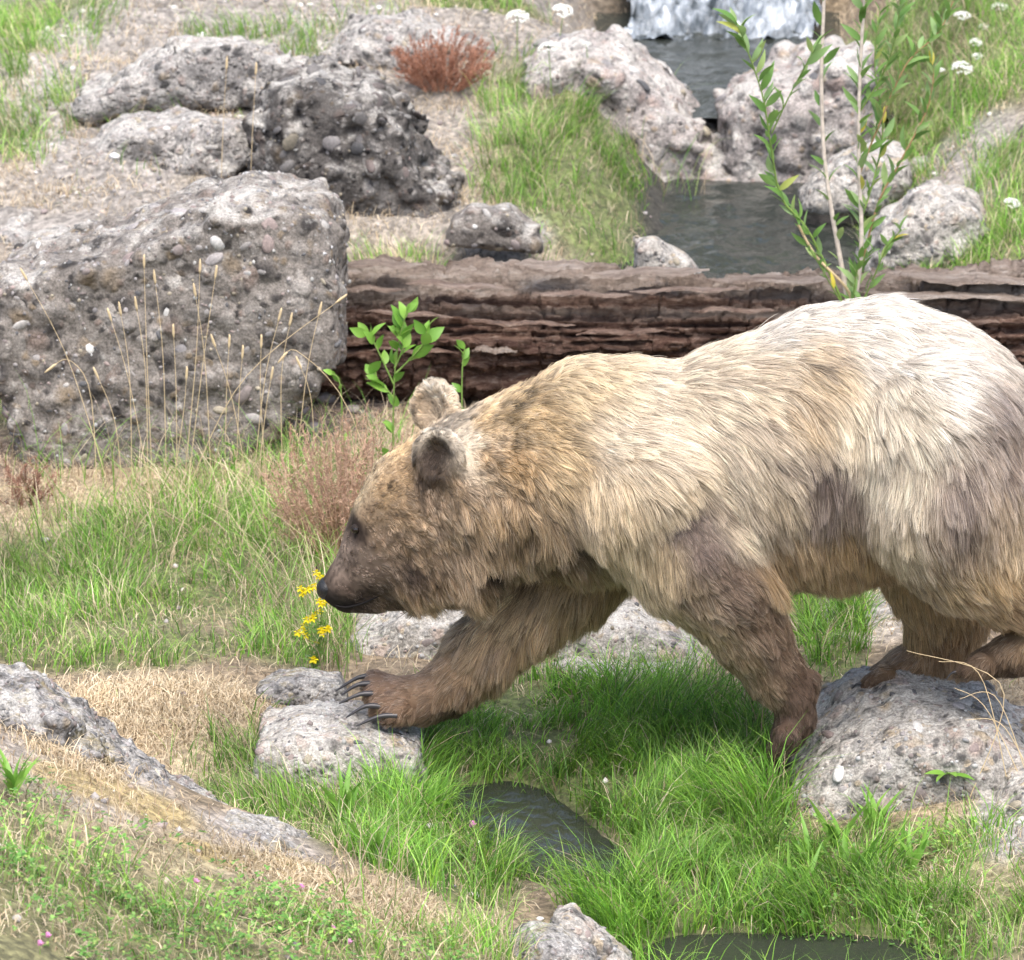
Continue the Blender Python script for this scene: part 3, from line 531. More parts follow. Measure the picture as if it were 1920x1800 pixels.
F = smin(F, chain([(748,1020,0,84),(700,1052,0,64),(660,1086,0,46),(634,1104,0,34)], .02, .95), .035)   # muzzle
F = smin(F, chain([(760,1095,0,46),(700,1116,0,32),(652,1128,0,23)], .02, .9), .022)      # lower jaw
F = smin(F, chain([(800,1075,-.06,60),(880,1060,-.08,70)], .03), .05)                   # cheek ruff
F = smin(F, chain([(690,965,-.055,22),(735,925,-.06,28)], .02), .035); F = smin(F, chain([(690,955,.055,22),(735,915,.06,28)], .02), .035)   # brows
def ear(px, py, Y, out):
    c = bp3(px, py, Y); ax = np.array(out); ax = ax/np.linalg.norm(ax)
    u_ = np.cross(ax, (0, 0, 1.)); u_ /= np.linalg.norm(u_); v_ = np.cross(u_, ax)
    d = [GX-c[0], GY-c[1], GZ-c[2]]; da = sum(d[i]*ax[i] for i in range(3)); du = sum(d[i]*u_[i] for i in range(3)); dv = sum(d[i]*v_[i] for i in range(3))
    e = (np.sqrt((da/.03)**2+(du/.064)**2+(dv/.068)**2)-1)*.03
    cup = np.sqrt(((da-.036)/.036)**2+(du/.047)**2+((dv-.004)/.052)**2)-1
    return np.maximum(e, -cup*.03)
F = smin(F, ear(822, 856, -.135, (-.35, -.92, .12)), .02); F = smin(F, ear(816, 764, .125, (-.55, -.8, .2)), .02)
far_fore = [(1170,960,.12,120),(1060,1075,.12,92),(985,1135,.1,78),(900,1225,.06,62),(845,1285,.03,50),(800,1308,.02,44)]
F = smin(F, chain(far_fore, .03), .05)
F = smin(F, chain([(800,1310,.02,44),(752,1312,.01,40),(722,1308,.01,32)], .02, 1.25), .02)
TOES_A = [((740,1286,.07,20),(702,1272,.08,16),(690,1277,.085,11)), ((735,1292,.035,20),(700,1284,.035,17),(688,1290,.035,11)), ((735,1304,.0,21),(705,1302,-.005,18),(692,1309,-.005,12)), ((742,1320,-.035,21),(716,1326,-.04,18),(704,1334,-.04,12)), ((758,1332,-.06,20),(738,1342,-.07,17),(728,1350,-.07,12))]
for t in TOES_A: F = smin(F, chain(t, .012), .012)
F = smin(F, chain([(830,1318,.02,26),(852,1326,.02,18)], .01), .015)                    # carpal pad
near_fore = [(1225,935,-.15,150),(1300,1040,-.19,112),(1360,1105,-.2,88),(1405,1185,-.19,66),(1452,1262,-.18,50),(1485,1305,-.18,40)]
F = smin(F, chain(near_fore, .04), .035)
F = smin(F, chain([(1388,1085,-.21,46),(1412,1118,-.21,34)], .02), .03)
F = smin(F, chain([(1487,1308,-.18,40),(1492,1345,-.18,36),(1474,1385,-.18,31)], .015, 1.3), .014)
TOES_B = [((1474,1380,-.18+dy,24),(1456+ox,1404,-.18+dy,18),(1460+ox,1428,-.18+dy,12)) for dy, ox in ((-.075, 6), (-.038, 0), (0, 0), (.038, 2), (.075, 6))]
for t in TOES_B: F = smin(F, chain(t, .01), .01)
F = smin(F, chain([(1515,1275,-.18,22),(1520,1292,-.18,16)], .01), .012)
F = smin(F, chain([(1750,900,.12,170),(1765,1050,.13,110),(1775,1150,.13,72),(1755,1215,.13,56)], .04), .04)
F = smin(F, chain([(1758,1225,.13,50),(1700,1250,.13,36),(1655,1268,.13,26)], .02, 1.4), .02)
TOES_C = [((1662,1266,.13+dy,20),(1632,1279,.13+dy,15),(1620,1286,.13+dy,10)) for dy in (-.07, -.035, 0, .035, .07)]
for t in TOES_C: F = smin(F, chain(t, .01), .01)
thigh = smin(chain([(1755,825,-.15,172),(1770,920,-.2,146),(1822,1020,-.2,108),(1905,1090,-.18,80),(1985,1130,-.18,60)], .05), chain([(1745,940,-.19,112),(1740,1012,-.19,66)], .04), .05)
F = smin(F, thigh, .022)
F = smin(F, chain([(1990,1150,-.18,56),(1965,1195,-.18,46),(1905,1225,-.18,38),(1840,1245,-.18,27)], .02, 1.25), .018)
TOES_D = [((1845,1246,-.18+dy,20),(1812,1258,-.18+dy,15),(1800,1264,-.18+dy,10)) for dy in (-.07, -.035, 0, .035, .07)]
for t in TOES_D: F = smin(F, chain(t, .01), .01)
F = smin(F, chain([(2025,900,0,40),(2050,940,0,26)], .02), .03)                         # stub tail
BV, BQ = surfnets(F, blo, h); BN = vnormals(BV, BQ)
for it in range(2):                                          # light relax of grid steps
    acc = np.zeros_like(BV); cnt = np.zeros(len(BV))
    for k in range(4): np.add.at(acc, BQ[:, k], BV[BQ[:, (k+1) % 4]]+BV[BQ[:, (k+3) % 4]]); np.add.at(cnt, BQ[:, k], 2)
    BV = .5*BV+.5*acc/cnt[:, None]
BN = vnormals(BV, BQ)
bear_o = np.array(at(1480, 1440, 0)); bear = empty('brown_bear', bear_o, 'pale cream and brown bear striding across rocks, head lowered, one front paw reaching', 'bear')
bvh = BVHTree.FromPolygons([Vector(v) for v in BV], [tuple(q) for q in BQ])
def bhit(px, py):
    d = Vector(ray(px, py)).normalized(); r = bvh.ray_cast(Vector(CAM), d); return (np.array(r[0]), np.array(r[1])) if r[0] else (None, None)

# coat: where hair grows which way, how long, in which colour (cream, gold, taupe, brown), darker below ear, on cheek and under mane
cream = (.77, .665, .51); white = (.81, .76, .675); gold = (.54, .4, .225); tan = (.45, .3, .15); taupe = (.17, .13, .11); brown = (.24, .155, .09); dkb = (.1, .062, .042); blk = (.03, .024, .021); mid = (.34, .24, .15)
n_, f_ = -.24, .13
GU = [  # px, py, Y, dx, dy, length cm, lift, colour, taupe streaks
 (612,1085,-.03,.5,-.6,.25,.2,(.12,.09,.07),0),(636,1085,-.05,.6,-.5,.9,.2,(.25,.185,.145),0),(650,1105,-.055,.7,-.2,.9,.2,(.15,.105,.08),0),(640,1062,-.03,.55,-.8,1.1,.2,(.25,.19,.15),0),(660,1030,-.04,.45,-.9,1.2,.2,(.29,.22,.175),0),(668,1075,-.06,.7,-.3,1.2,.2,(.26,.19,.145),0),
 (625,1125,-.03,.8,.1,.5,.3,blk,0),(650,1138,-.04,.9,.1,.5,.3,blk,0),(690,1118,-.06,.9,.2,.8,.3,(.07,.05,.04),0),(660,1148,-.02,.9,.3,.7,.4,(.07,.05,.04),0),(720,1128,-.06,.8,.6,1.8,.5,(.13,.09,.06),0),(700,1075,-.09,.8,-.1,1.4,.3,(.24,.17,.125),0),(690,1045,-.09,.7,-.3,1.4,.3,(.27,.2,.15),0),
 (664,985,-.07,.5,.5,.4,.3,(.05,.035,.03),0),(672,1000,-.07,.6,.5,.5,.3,(.07,.05,.04),0),(690,965,-.09,.7,-.5,1.2,.5,mid,0),(678,935,-.02,.4,-.9,1.2,.4,(0.610,0.480,0.313),0),(700,890,0,.5,-.8,1.6,.5,(0.671,0.528,0.348),0),(745,830,0,.7,-.7,1.8,.6,(0.610,0.432,0.232),0),
 (715,1020,-.11,.8,.1,1.6,.5,(0.317,0.222,0.145),0),(720,920,-.1,.7,-.3,1.8,.6,(0.415,0.288,0.162),.1),(760,960,-.14,.8,.1,2.2,.7,(0.403,0.282,0.168),.2),(760,890,-.12,.8,-.3,2,.7,(0.403,0.276,0.151),.1),(780,1050,-.15,.8,.4,2.6,.7,(0.366,0.252,0.151),.2),(760,1110,-.1,.4,.9,4.2,.9,(0.293,0.198,0.116),.2),(785,1125,-.06,.2,1,5,1,(0.317,0.216,0.128),.2),(830,1100,-.12,.6,.8,3.5,.7,(0.342,0.234,0.139),.3),
 (815,855,-.15,-.2,.5,1.8,.9,(.07,.05,.038),0),(820,835,-.12,0,-.6,1.8,.9,(.09,.065,.045),0),(805,850,-.12,-.4,.3,1.8,.9,(.07,.05,.04),0),(838,855,-.12,.5,.3,1.8,.9,(.08,.06,.04),0),(822,870,-.12,0,.9,2,.9,(.06,.042,.03),0),(822,836,-.13,0,-.8,1.6,.9,(.12,.09,.065),0),(815,880,-.15,-.1,.9,2.2,.9,(.06,.042,.03),0),(822,797,-.14,.2,-.9,2.2,.6,(.74,.66,.53),0),(876,845,-.13,.8,-.1,2,.6,(.72,.62,.48),0),(858,815,-.13,.7,-.6,2.2,.6,(.74,.65,.52),0),(782,825,-.14,-.7,-.4,1.8,.6,(.66,.56,.43),0),(850,900,-.14,.6,.7,2.4,.8,mid,0),(798,803,-.135,-.3,-.9,2,.5,(.76,.68,.55),0),(842,800,-.135,.4,-.9,2,.5,(.78,.7,.57),0),(872,835,-.135,.9,-.3,2,.5,(.76,.68,.55),0),(874,868,-.13,.9,.2,1.8,.5,(.68,.58,.45),0),(820,850,-.14,0,.3,1.4,.7,(.05,.036,.028),0),(812,872,-.14,0,.6,1.4,.7,(.045,.032,.025),0),(832,842,-.14,.2,.3,1.4,.7,(.06,.044,.033),0),(768,1055,-.15,.4,.9,2,.4,(.05,.036,.028),0),(775,1080,-.14,.4,.9,2,.4,(.06,.042,.032),0),(918,1062,-.17,.2,1,4,.5,(.07,.05,.036),0),(1040,1050,-.18,.4,.9,4,.5,(.08,.055,.04),0),(1085,1022,-.21,.5,.85,4,.4,(.09,.064,.048),0),(985,1085,-.15,.2,1,4,.5,(.1,.07,.05),0),
 (815,730,.13,0,-1,2.2,.7,(.7,.62,.5),0),(790,755,.11,-.3,-.3,1.6,.8,(.55,.42,.28),0),(850,745,.13,.7,-.4,1.8,.8,(.62,.5,.36),0),(780,900,-.15,.3,.8,2.5,1,(.09,.062,.045),0),(800,930,-.15,.3,.8,3,1,(.2,.14,.09),0),
 (900,860,-.17,.85,.4,3,.8,(.42,.285,.15),.1),(960,880,-.19,.8,.5,3.2,.9,(.36,.24,.12),.1),(900,790,-.1,.95,.05,3,.7,(.55,.4,.22),0),(960,760,-.07,.97,.05,3.4,.6,gold,0),(1020,800,-.15,.85,.4,3.8,.7,gold,0),(890,960,-.18,.6,.7,4.4,.9,(.42,.3,.18),.3),(960,980,-.2,.5,.85,5.2,.9,(.44,.31,.18),.3),
 (900,1040,-.17,.4,.95,6,1.1,(.4,.29,.18),.3),(970,1050,-.18,.25,.97,6.5,1.1,(.42,.3,.19),.35),(1030,1010,-.2,.4,.9,7,1,(.4,.29,.18),.3),(1060,1060,-.16,.5,.85,7,.9,(.3,.21,.13),.4),(880,1090,-.12,.3,.95,6.5,1,(.3,.21,.13),.3),
 (1080,740,-.1,.93,.25,4.4,.6,(.66,.53,.34),0),(1140,690,0,.97,.15,4.4,.6,(.7,.57,.38),.0),(1060,880,-.22,.75,.65,5,.6,(.6,.45,.26),.05),(1130,820,-.22,.75,.6,5.4,.5,cream,.05),(1150,930,-.25,.55,.85,6,.5,(.66,.53,.35),.05),(1110,1000,-.22,.4,.9,6,.5,(.6,.47,.3),.1),(1170,1020,-.27,.2,1,6,.5,(.66,.54,.36),.1),(1170,1080,-.25,.2,1,6,.5,(.6,.48,.31),.1),
 (1230,720,-.1,.97,.2,5,.5,cream,.05),(1240,820,-.22,.8,.55,6,.5,cream,.15),(1240,920,-.28,.6,.8,6,.5,(.64,.53,.37),.1),(1330,780,-.2,.85,.5,6.5,.5,cream,.3),(1350,880,-.22,.75,.65,7,.5,cream,.35),(1380,980,-.22,.65,.75,7,.5,cream,.3),(1440,720,-.15,.92,.35,6,.5,(.7,.59,.44),.2),(1440,830,-.24,.75,.65,7,.5,(.62,.52,.39),.5),(1460,930,-.25,.55,.85,7.5,.5,(.6,.49,.35),.5),
 (1340,670,0,1,.1,5,.5,cream,.1),(1450,625,0,1,.05,5,.5,white,.15),(1550,590,0,1,.1,5,.5,white,.2),(1650,580,0,1,.15,5,.5,white,.35),(1530,700,-.18,.85,.5,6,.6,(.6,.48,.32),.4),(1500,770,-.24,.7,.7,7,.6,(.6,.47,.31),.35),(1590,790,-.25,.45,.9,7,.6,(.72,.63,.48),.1),
 (1555,860,-.25,.05,1,6,.4,taupe,.7),(1540,930,-.25,.05,1,6.5,.45,(.26,.205,.17),.6),(1590,900,-.23,.1,1,6,.4,(.2,.155,.13),.6),(1500,1010,-.24,.3,.95,8,.5,(.48,.34,.2),.4),(1580,1010,-.22,.4,.9,8,.5,(.42,.29,.16),.4),(1450,1050,-.22,.35,.95,8,.5,(.5,.35,.19),.2),(1540,1070,-.18,.25,1,8,.6,(.38,.26,.14),.2),(1630,1050,-.16,.2,1,7,.6,(.3,.2,.11),.2),(1500,1090,-.05,.1,1,8,.6,(.3,.21,.12),.1),
 (1640,650,-.16,.9,.4,5.5,.5,white,.15),(1740,620,-.08,.95,.3,5,.5,(.8,.74,.65),.0),(1830,680,-.1,.85,.55,5,.5,(.74,.67,.58),.15),(1760,720,-.22,.85,.5,6,.5,white,.25),(1850,760,-.22,.7,.7,5,.45,(.42,.35,.3),.6),(1890,850,-.24,.5,.85,5,.45,(.38,.3,.24),.6),(1680,760,-.28,.6,.8,6.5,.5,(.74,.66,.53),.1),(1650,880,-.3,.25,.97,7,.45,(.74,.66,.53),.05),(1690,980,-.32,.35,.95,7,.45,(.66,.56,.41),.25),
 (1720,880,-.33,.3,.95,7,.5,(.72,.64,.5),.2),(1780,900,-.33,.35,.95,6,.45,(.34,.275,.23),.7),(1800,960,-.34,.35,.95,6,.45,(.26,.21,.18),.7),(1760,1000,-.34,.5,.85,6.5,.45,(.46,.36,.26),.5),(1860,950,-.32,.4,.9,6,.5,(.55,.44,.32),.4),(1900,1000,-.3,.4,.9,6,.5,(.6,.48,.32),.2),(1730,1070,-.28,.65,.75,6,.45,(.4,.3,.19),.6),(1800,1080,-.32,.75,.65,6,.45,(.5,.37,.21),.35),(1870,1080,-.32,.75,.6,6.5,.5,(.58,.43,.25),.2),(1830,1150,-.28,.85,.5,5,.4,(.42,.3,.17),.4),(1900,1150,-.28,.85,.4,5,.4,(.4,.28,.16),.3),(1960,1000,-.28,.4,.9,6,.5,(.58,.45,.29),.2),
 (1285,980,-.3,.4,.9,2.8,.35,taupe,.5),(1320,1030,-.3,.55,.8,2.6,.35,(.2,.15,.125),.4),(1370,1080,-.3,.7,.6,3,.35,(.2,.145,.11),.3),(1240,1040,-.3,.1,1,5,.4,(.58,.46,.3),.2),(1290,1100,-.28,.45,.85,4.5,.4,(.36,.27,.18),.4),(1250,1120,-.24,.45,.9,4.5,.4,(.5,.39,.25),.2),(1330,1170,-.22,.6,.75,4,.4,(.42,.31,.19),.3),(1395,1130,-.28,.65,.55,3.4,.4,(.19,.135,.1),.3),(1430,1160,-.26,.6,.7,3.4,.4,(.22,.155,.11),.2),(1400,1230,-.23,.6,.75,3.4,.4,(.3,.215,.14),.3),(1455,1220,-.24,.6,.7,3.2,.4,(.18,.125,.09),.2),(1440,1290,-.22,.55,.8,3,.4,(.26,.18,.115),.2),(1490,1290,-.23,.5,.8,2.6,.4,(.12,.08,.058),0),(1490,1340,-.22,.1,1,2,.4,(.1,.066,.048),0),(1470,1390,-.22,-.2,1,1.6,.4,(.085,.056,.042),0),(1460,1430,-.2,0,1,1.2,.4,(.06,.042,.034),0),
 (1130,1040,f_-0.000,-.2,1,6,.5,(0.375,0.256,0.147),.2),(1060,1060,f_-.08-0.000,-.3,.95,6,.5,(0.475,0.342,0.201),.2),(1060,1120,f_-0.000,.1,1,7,.7,(0.500,0.354,0.201),.1),(1120,1100,f_-0.000,.1,1,7,.7,(0.425,0.293,0.165),.1),(985,1130,f_-.08-0.034,-.4,.9,6,.45,(0.525,0.378,0.224),.2),(1010,1180,f_-.06-0.023,.1,1,6.5,.6,(0.450,0.311,0.177),.2),(920,1170,f_-.08-0.064,-.5,.85,5,.4,(0.500,0.354,0.206),.2),(905,1230,f_-.08-0.071,-.4,.9,5,.45,(0.400,0.275,0.159),.2),(960,1250,f_-.06-0.046,.1,1,5.5,.6,(0.375,0.256,0.147),.2),(860,1250,f_-.07-0.092,-.6,.8,4,.4,(0.375,0.250,0.147),.2),(850,1300,f_-.07-0.096,-.4,.85,3.5,.45,(0.250,0.165,0.100),.1),(845,1325,f_-.03-0.099,0,1,2,.4,(0.088,0.059,0.041),0),(790,1290,f_-.05-0.110,-.9,.3,3,.4,(0.275,0.183,0.118),.1),(780,1340,f_-.06-0.110,-.7,.6,3,.5,(0.213,0.134,0.085),0),(730,1290,f_-.03-0.110,-.95,.2,2.4,.4,(0.237,0.152,0.100),0),(710,1320,f_-.05-0.110,-.9,.3,2.2,.45,(0.200,0.128,0.083),0),(735,1350,f_-.08-0.110,-.7,.6,2.2,.5,(0.175,0.110,0.071),0),
 (1720,1110,f_-.06,0,1,5.5,.5,(0.500,0.342,0.177),.2),(1780,1130,f_-.08,.1,1,5.5,.5,(0.450,0.305,0.153),.2),(1710,1190,f_-.05,-.2,.97,5,.5,(0.500,0.342,0.177),.2),(1770,1210,f_-.07,0,1,4,.5,(0.325,0.207,0.112),.1),(1690,1240,f_-.04,-.7,.6,3,.4,(0.275,0.177,0.100),.1),(1640,1265,f_-.04,-.85,.45,2.2,.4,(0.163,0.104,0.065),0),(1620,1285,f_-.04,-.8,.5,1.6,.4,(0.112,0.073,0.050),0),
 (1940,1190,-.24,.2,.9,3.5,.4,(.36,.25,.14),.2),(1890,1210,-.24,-.3,.8,3,.4,(.24,.16,.095),.1),(1830,1245,-.24,-.7,.5,2.4,.4,(.15,.1,.065),0),(1805,1260,-.24,-.8,.4,1.6,.4,(.1,.066,.046),0),(1900,1255,-.22,-.3,.9,2,.4,(.08,.055,.04),0)]
gp = np.array([bp3(a[0], a[1], a[2]) for a in GU]); gs = np.array((1, .55, 1))
gd = np.array([(a[3], 0, -a[4]) for a in GU], float); gd /= np.linalg.norm(gd, axis=1)[:, None]
gl = np.array([a[5]/100 for a in GU]); gf = np.array([a[6] for a in GU]); gc = np.array([a[7] for a in GU], float); gt = np.array([a[8] for a in GU], float)
def coat(P, power=4):
    P = P.copy(); P[:, 1] = np.where((P[:, 1] > 0) & (P[:, 2] > bp3(1400, 1085, 0)[2]) & (P[:, 0] > bp3(900, 900, 0)[0]), -P[:, 1], P[:, 1])   # flanks mirror
    out = [[], [], [], [], []]
    for i in range(0, len(P), 20000):
        d2 = (((P[i:i+20000, None, :]-gp[None])*gs)**2).sum(-1)+1.5e-4; wg = 1/d2**(power/2); wg /= wg.sum(1)[:, None]
        for o, a in zip(out, (gd, gl[:, None], gf[:, None], gc, gt[:, None])): o.append(wg@a)
    return [np.concatenate(o) for o in out]
_, bl, _, bc, bt = coat(BV)
me = mesh_np('bear_body', BV-bear_o, BQ); colattr(me, bc*.55*(1+.7*vnoise(BV*150, 377)*(bl[:, 0] < .013))[:, None])
mb, nt, b, L = new_mat('bear_skin_underfur'); att = N(nt, 'ShaderNodeAttribute', attribute_name='col'); L(att.outputs['Color'], b.inputs['Base Color']); b.inputs['Roughness'].default_value = .8; b.inputs['Specular IOR Level'].default_value = .15
body = link('body', me, mb, bear)

NS = 440000
tri = np.concatenate([BQ[:, [0, 1, 2]], BQ[:, [0, 2, 3]]]); ar = .5*np.linalg.norm(np.cross(BV[tri[:, 1]]-BV[tri[:, 0]], BV[tri[:, 2]]-BV[tri[:, 0]]), axis=1)
tc_ = BV[tri].mean(1); tn = BN[tri].mean(1); view = CAM-tc_; view /= np.linalg.norm(view, axis=1)[:, None]; facing = (tn*view).sum(1)
tl = bl[tri[:, 0], 0]; den = ar*np.clip(.035/(tl+.006), .7, 3.2)*np.where(facing > -.25, 1, .3)
pick = rng.choice(len(tri), NS, p=den/den.sum()); r1_, r2_ = rng.random(NS), rng.random(NS); q_ = np.sqrt(r1_); wts = np.stack([1-q_, q_*(1-r2_), q_*r2_], -1)
P0 = (BV[tri[pick]]*wts[..., None]).sum(1); NN = (BN[tri[pick]]*wts[..., None]).sum(1); NN /= np.linalg.norm(NN, axis=1)[:, None]
D, Ln, Lf, Cc, Tt = coat(P0); Ln = Ln[:, 0]; Lf = Lf[:, 0]; Tt = Tt[:, 0]
# flow gets swirls, then is laid on the surface
sw = np.stack([fbm(P0*6+k*31, 3, 300+k) for k in range(3)], -1); D = D+.55*sw; D[:, 1] += .0
T = D-(D*NN).sum(1)[:, None]*NN; T /= np.linalg.norm(T, axis=1)[:, None]+1e-6
K = 6; ln = Ln*(1.02+.34*sstep(.025, .055, Ln))*(.6+.6*rng.random(NS)); jit = rng.normal(size=(NS, 3))
def grow(P0, NN, T, ln, lf, jit, amp):
    pts = [P0-NN*.002]; p = P0-NN*.002; g = np.array((0, 0, -1.))
    for i in range(1, K):
        t = i/(K-1); d = NN*(lf*(1-t)**1.4*1.0)[:, None]+T+g*(.35*t)+jit*amp*(.4+t)
        d /= np.linalg.norm(d, axis=1)[:, None]; p = p+d*(ln/(K-1))[:, None]; pts.append(p)
    return np.stack(pts, 1)
headw = sstep(bp3(1080, 900, 0)[0], bp3(960, 900, 0)[0], P0[:, 0])*(Ln > .0045)*(P0[:, 2] > bp3(760, 1185, 0)[2]); ST = grow(P0, NN, T, ln, Lf*(1-.35*sstep(.03, .055, Ln))+.1, jit, (.15+.14*headw)[:, None])
# strands gather into fine locks and those into broad locks
def clump(ST, every, f0, powr, seed):
    rs = np.random.default_rng(seed); ci = rs.choice(NS, NS//every, replace=False); kd = KDTree(len(ci))
    for j, i in enumerate(ci): kd.insert(P0[i], j)
    kd.balance(); own = np.fromiter((kd.find(p)[1] for p in P0), int, NS); cst = ST[ci][own]; t = np.linspace(0, 1, K)**powr
    ok = ((NN*NN[ci][own]).sum(1) > .5) & (np.linalg.norm(P0-P0[ci][own], axis=1) < .05)
    f = (f0*(.6+.6*rs.random(len(ci)))[own]*ok)[:, None, None]*t[None, :, None]
    return ST+(cst-ST)*np.clip(f, 0, .95), own
ST, own1 = clump(ST, 12, .6, 1.2, 1); ST, own2 = clump(ST, 110, .45, 1.5, 2)
wave = np.stack([fbm(P0*22+k*13, 2, 340+k) for k in range(3)], -1); tt = np.linspace(0, 1, K); ST += (wave*.35*ln[:, None])[:, None, :]*(tt**2)[None, :, None]*.5
# pigment: taupe streaks lie along the locks
stk = fbm(np.stack([(P0*np.cross(T, NN)).sum(1)*42, (P0*T).sum(1)*9, (P0*NN).sum(1)*4], -1), 3, 360); rl = np.random.default_rng(5).random(NS)[own1]
ts = np.clip((Tt*.95+.16)*sstep(-.05, .45, stk+.55*(Tt-.35)), 0, .85); Cf = Cc*(1-ts[:, None])+np.array((.17, .135, .12))*ts[:, None]
Cf = Cf*(.6+.72*rl)[:, None]*(.85+.3*rng.random(NS))[:, None]; dk = ((rng.random(NS) < .13)*(Cf.mean(1) > .2))[:, None]; Cf = np.where(dk, Cf*.45, Cf); pale = (rng.random(NS) < .14)[:, None]; Cf = np.where(pale, Cf*.6+np.array((.62, .54, .42))*.4*(Cf.mean(1, keepdims=True) > .12), Cf)
Cf *= (1+(.18+.8*headw)*vnoise(P0*np.array((62, 62, 62)), 370)*.8+.35*headw*vnoise(P0*28, 371))[:, None]; Cf = np.clip(Cf, .01, .86)
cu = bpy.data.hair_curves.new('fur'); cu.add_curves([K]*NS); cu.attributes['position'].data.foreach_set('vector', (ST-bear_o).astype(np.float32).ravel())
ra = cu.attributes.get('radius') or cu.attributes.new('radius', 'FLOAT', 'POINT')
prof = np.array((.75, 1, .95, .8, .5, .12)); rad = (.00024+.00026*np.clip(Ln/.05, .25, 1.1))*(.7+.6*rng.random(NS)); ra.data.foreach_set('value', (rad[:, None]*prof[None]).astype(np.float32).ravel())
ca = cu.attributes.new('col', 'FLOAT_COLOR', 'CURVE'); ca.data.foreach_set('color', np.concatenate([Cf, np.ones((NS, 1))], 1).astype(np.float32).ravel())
mf = bpy.data.materials.new('bear_fur'); mf.use_nodes = True; nt = mf.node_tree; L = nt.links.new; nt.nodes.remove(nt.nodes['Principled BSDF']); out = nt.nodes['Material Output']
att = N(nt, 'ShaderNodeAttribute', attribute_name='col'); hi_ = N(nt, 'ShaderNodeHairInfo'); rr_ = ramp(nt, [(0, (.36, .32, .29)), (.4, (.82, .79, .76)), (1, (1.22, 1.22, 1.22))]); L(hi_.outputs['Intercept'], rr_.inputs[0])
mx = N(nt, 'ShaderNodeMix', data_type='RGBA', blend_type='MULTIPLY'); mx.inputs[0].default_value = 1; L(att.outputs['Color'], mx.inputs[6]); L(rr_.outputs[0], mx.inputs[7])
hb = N(nt, 'ShaderNodeBsdfHairPrincipled'); hb.parametrization = 'COLOR'; L(mx.outputs[2], hb.inputs['Color']); hb.inputs['Roughness'].default_value = .42; hb.inputs['Radial Roughness'].default_value = .6
df = N(nt, 'ShaderNodeBsdfDiffuse'); L(mx.outputs[2], df.inputs['Color']); ms = N(nt, 'ShaderNodeMixShader'); ms.inputs[0].default_value = .55
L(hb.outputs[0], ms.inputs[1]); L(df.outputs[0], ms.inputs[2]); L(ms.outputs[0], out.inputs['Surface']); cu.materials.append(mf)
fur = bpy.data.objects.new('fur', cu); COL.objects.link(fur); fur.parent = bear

# eyes, nose, claws
M['lip'] = simple('black_lip', (.012, .01, .01), .75, .2); M['lid'] = simple('dark_eyelid_skin', (.018, .013, .011), .7, .2, .3, .4, 300); M['eye'] = simple('wet_dark_eye', (.012, .008, .006), .08, .6); M['nose'] = simple('black_nose_leather', (.014, .014, .015), .45, .4, .2, .6, 260); M['claw'] = simple('dark_claw_horn', (.035, .032, .034), .35, .5, .3)
v, f = ico(3)
for (px, py, sgn) in ((668, 990, -1), (668, 975, 1)):
    p, n = bhit(668, 992)
    if sgn > 0: p = p*np.array((1, -1, 1)); n = n*np.array((1, -1, 1))
    link('eye', mesh_np('eye', v*.0115, f), M['eye'], bear, loc=p+n*.0015-bear_o)
    ang = v@np.array((-.25, 0, .95)); fl2 = f[(ang[f] > .3).all(1)]; link('eyelid', mesh_np('eyelid', v*.0128, fl2), M['lid'], bear, loc=p+n*.0012-bear_o)
nv_ = v.copy(); nv_[:, 0] = np.where(nv_[:, 0] < 0, np.sign(nv_[:, 0])*np.abs(nv_[:, 0])**1.0, nv_[:, 0]); nv_ = nv_*np.array((.024, .033, .027)); nv_[:, 1] *= 1+.25*(nv_[:, 2]/.021)
for sg in (-1, 1):                                           # nostrils pressed in
    c = np.array((-.012, sg*.0125, -.003)); dd = np.linalg.norm((nv_-c)/np.array((.9, 1, .7)), axis=1); nv_ += np.where(dd < .009, (.009-dd)*1.0, 0)[:, None]*np.array((1, 0, 0.3))
link('nose', mesh_np('nose', nv_, f), M['nose'], bear, loc=at(612, 1104, 0)-bear_o)
lipp = [q for q in (bhit(*a) for a in ((630,1133),(646,1136),(662,1134),(680,1129),(696,1122),(710,1116))) if q[0] is not None]
lp = spline([q[0]+q[1]*.004 for q in lipp], 20); Vl_, Fl_ = tube(lp, .0021*np.sin(np.linspace(.5, 2.9, 20))+.0006, 6); link('lip', mesh_np('lip', Vl_-bear_o, Fl_), M['lip'], bear)
def claw(p0, p1, p2, r=.0055, sy=1.0):
    pts = spline([p0, (np.asarray(p0)+p2)/2*.0+np.asarray(p1), p2], 9); V, Fq = tube(pts, r*np.linspace(1, .12, 9)**.8, 8); link('claw', mesh_np('claw', V-bear_o, Fq), M['claw'], bear)
for (a, bq, c) in TOES_A:
    Y = c[2]-.014; q_ = random.uniform(-8, 6); claw(at(c[0]+16, c[1]-8, Y), at(c[0]-18, c[1]-8+random.uniform(-3, 3), Y-.006), at(c[0]-54+q_, c[1]+16+random.uniform(-6, 8), Y-.014), .0088)
for (a, bq, c) in TOES_B:
    Y = c[2]; claw(at(c[0], c[1]-2, Y), at(c[0]+2, c[1]+12, Y), at(c[0]+10, c[1]+24, Y), .005)
for TT, off in ((TOES_C, 1), (TOES_D, 1)):
    for (a, bq, c) in TT: claw(at(c[0]+4, c[1]-4, c[2]), at(c[0]-14, c[1]-3, c[2]), at(c[0]-26, c[1]+10, c[2]), .005)

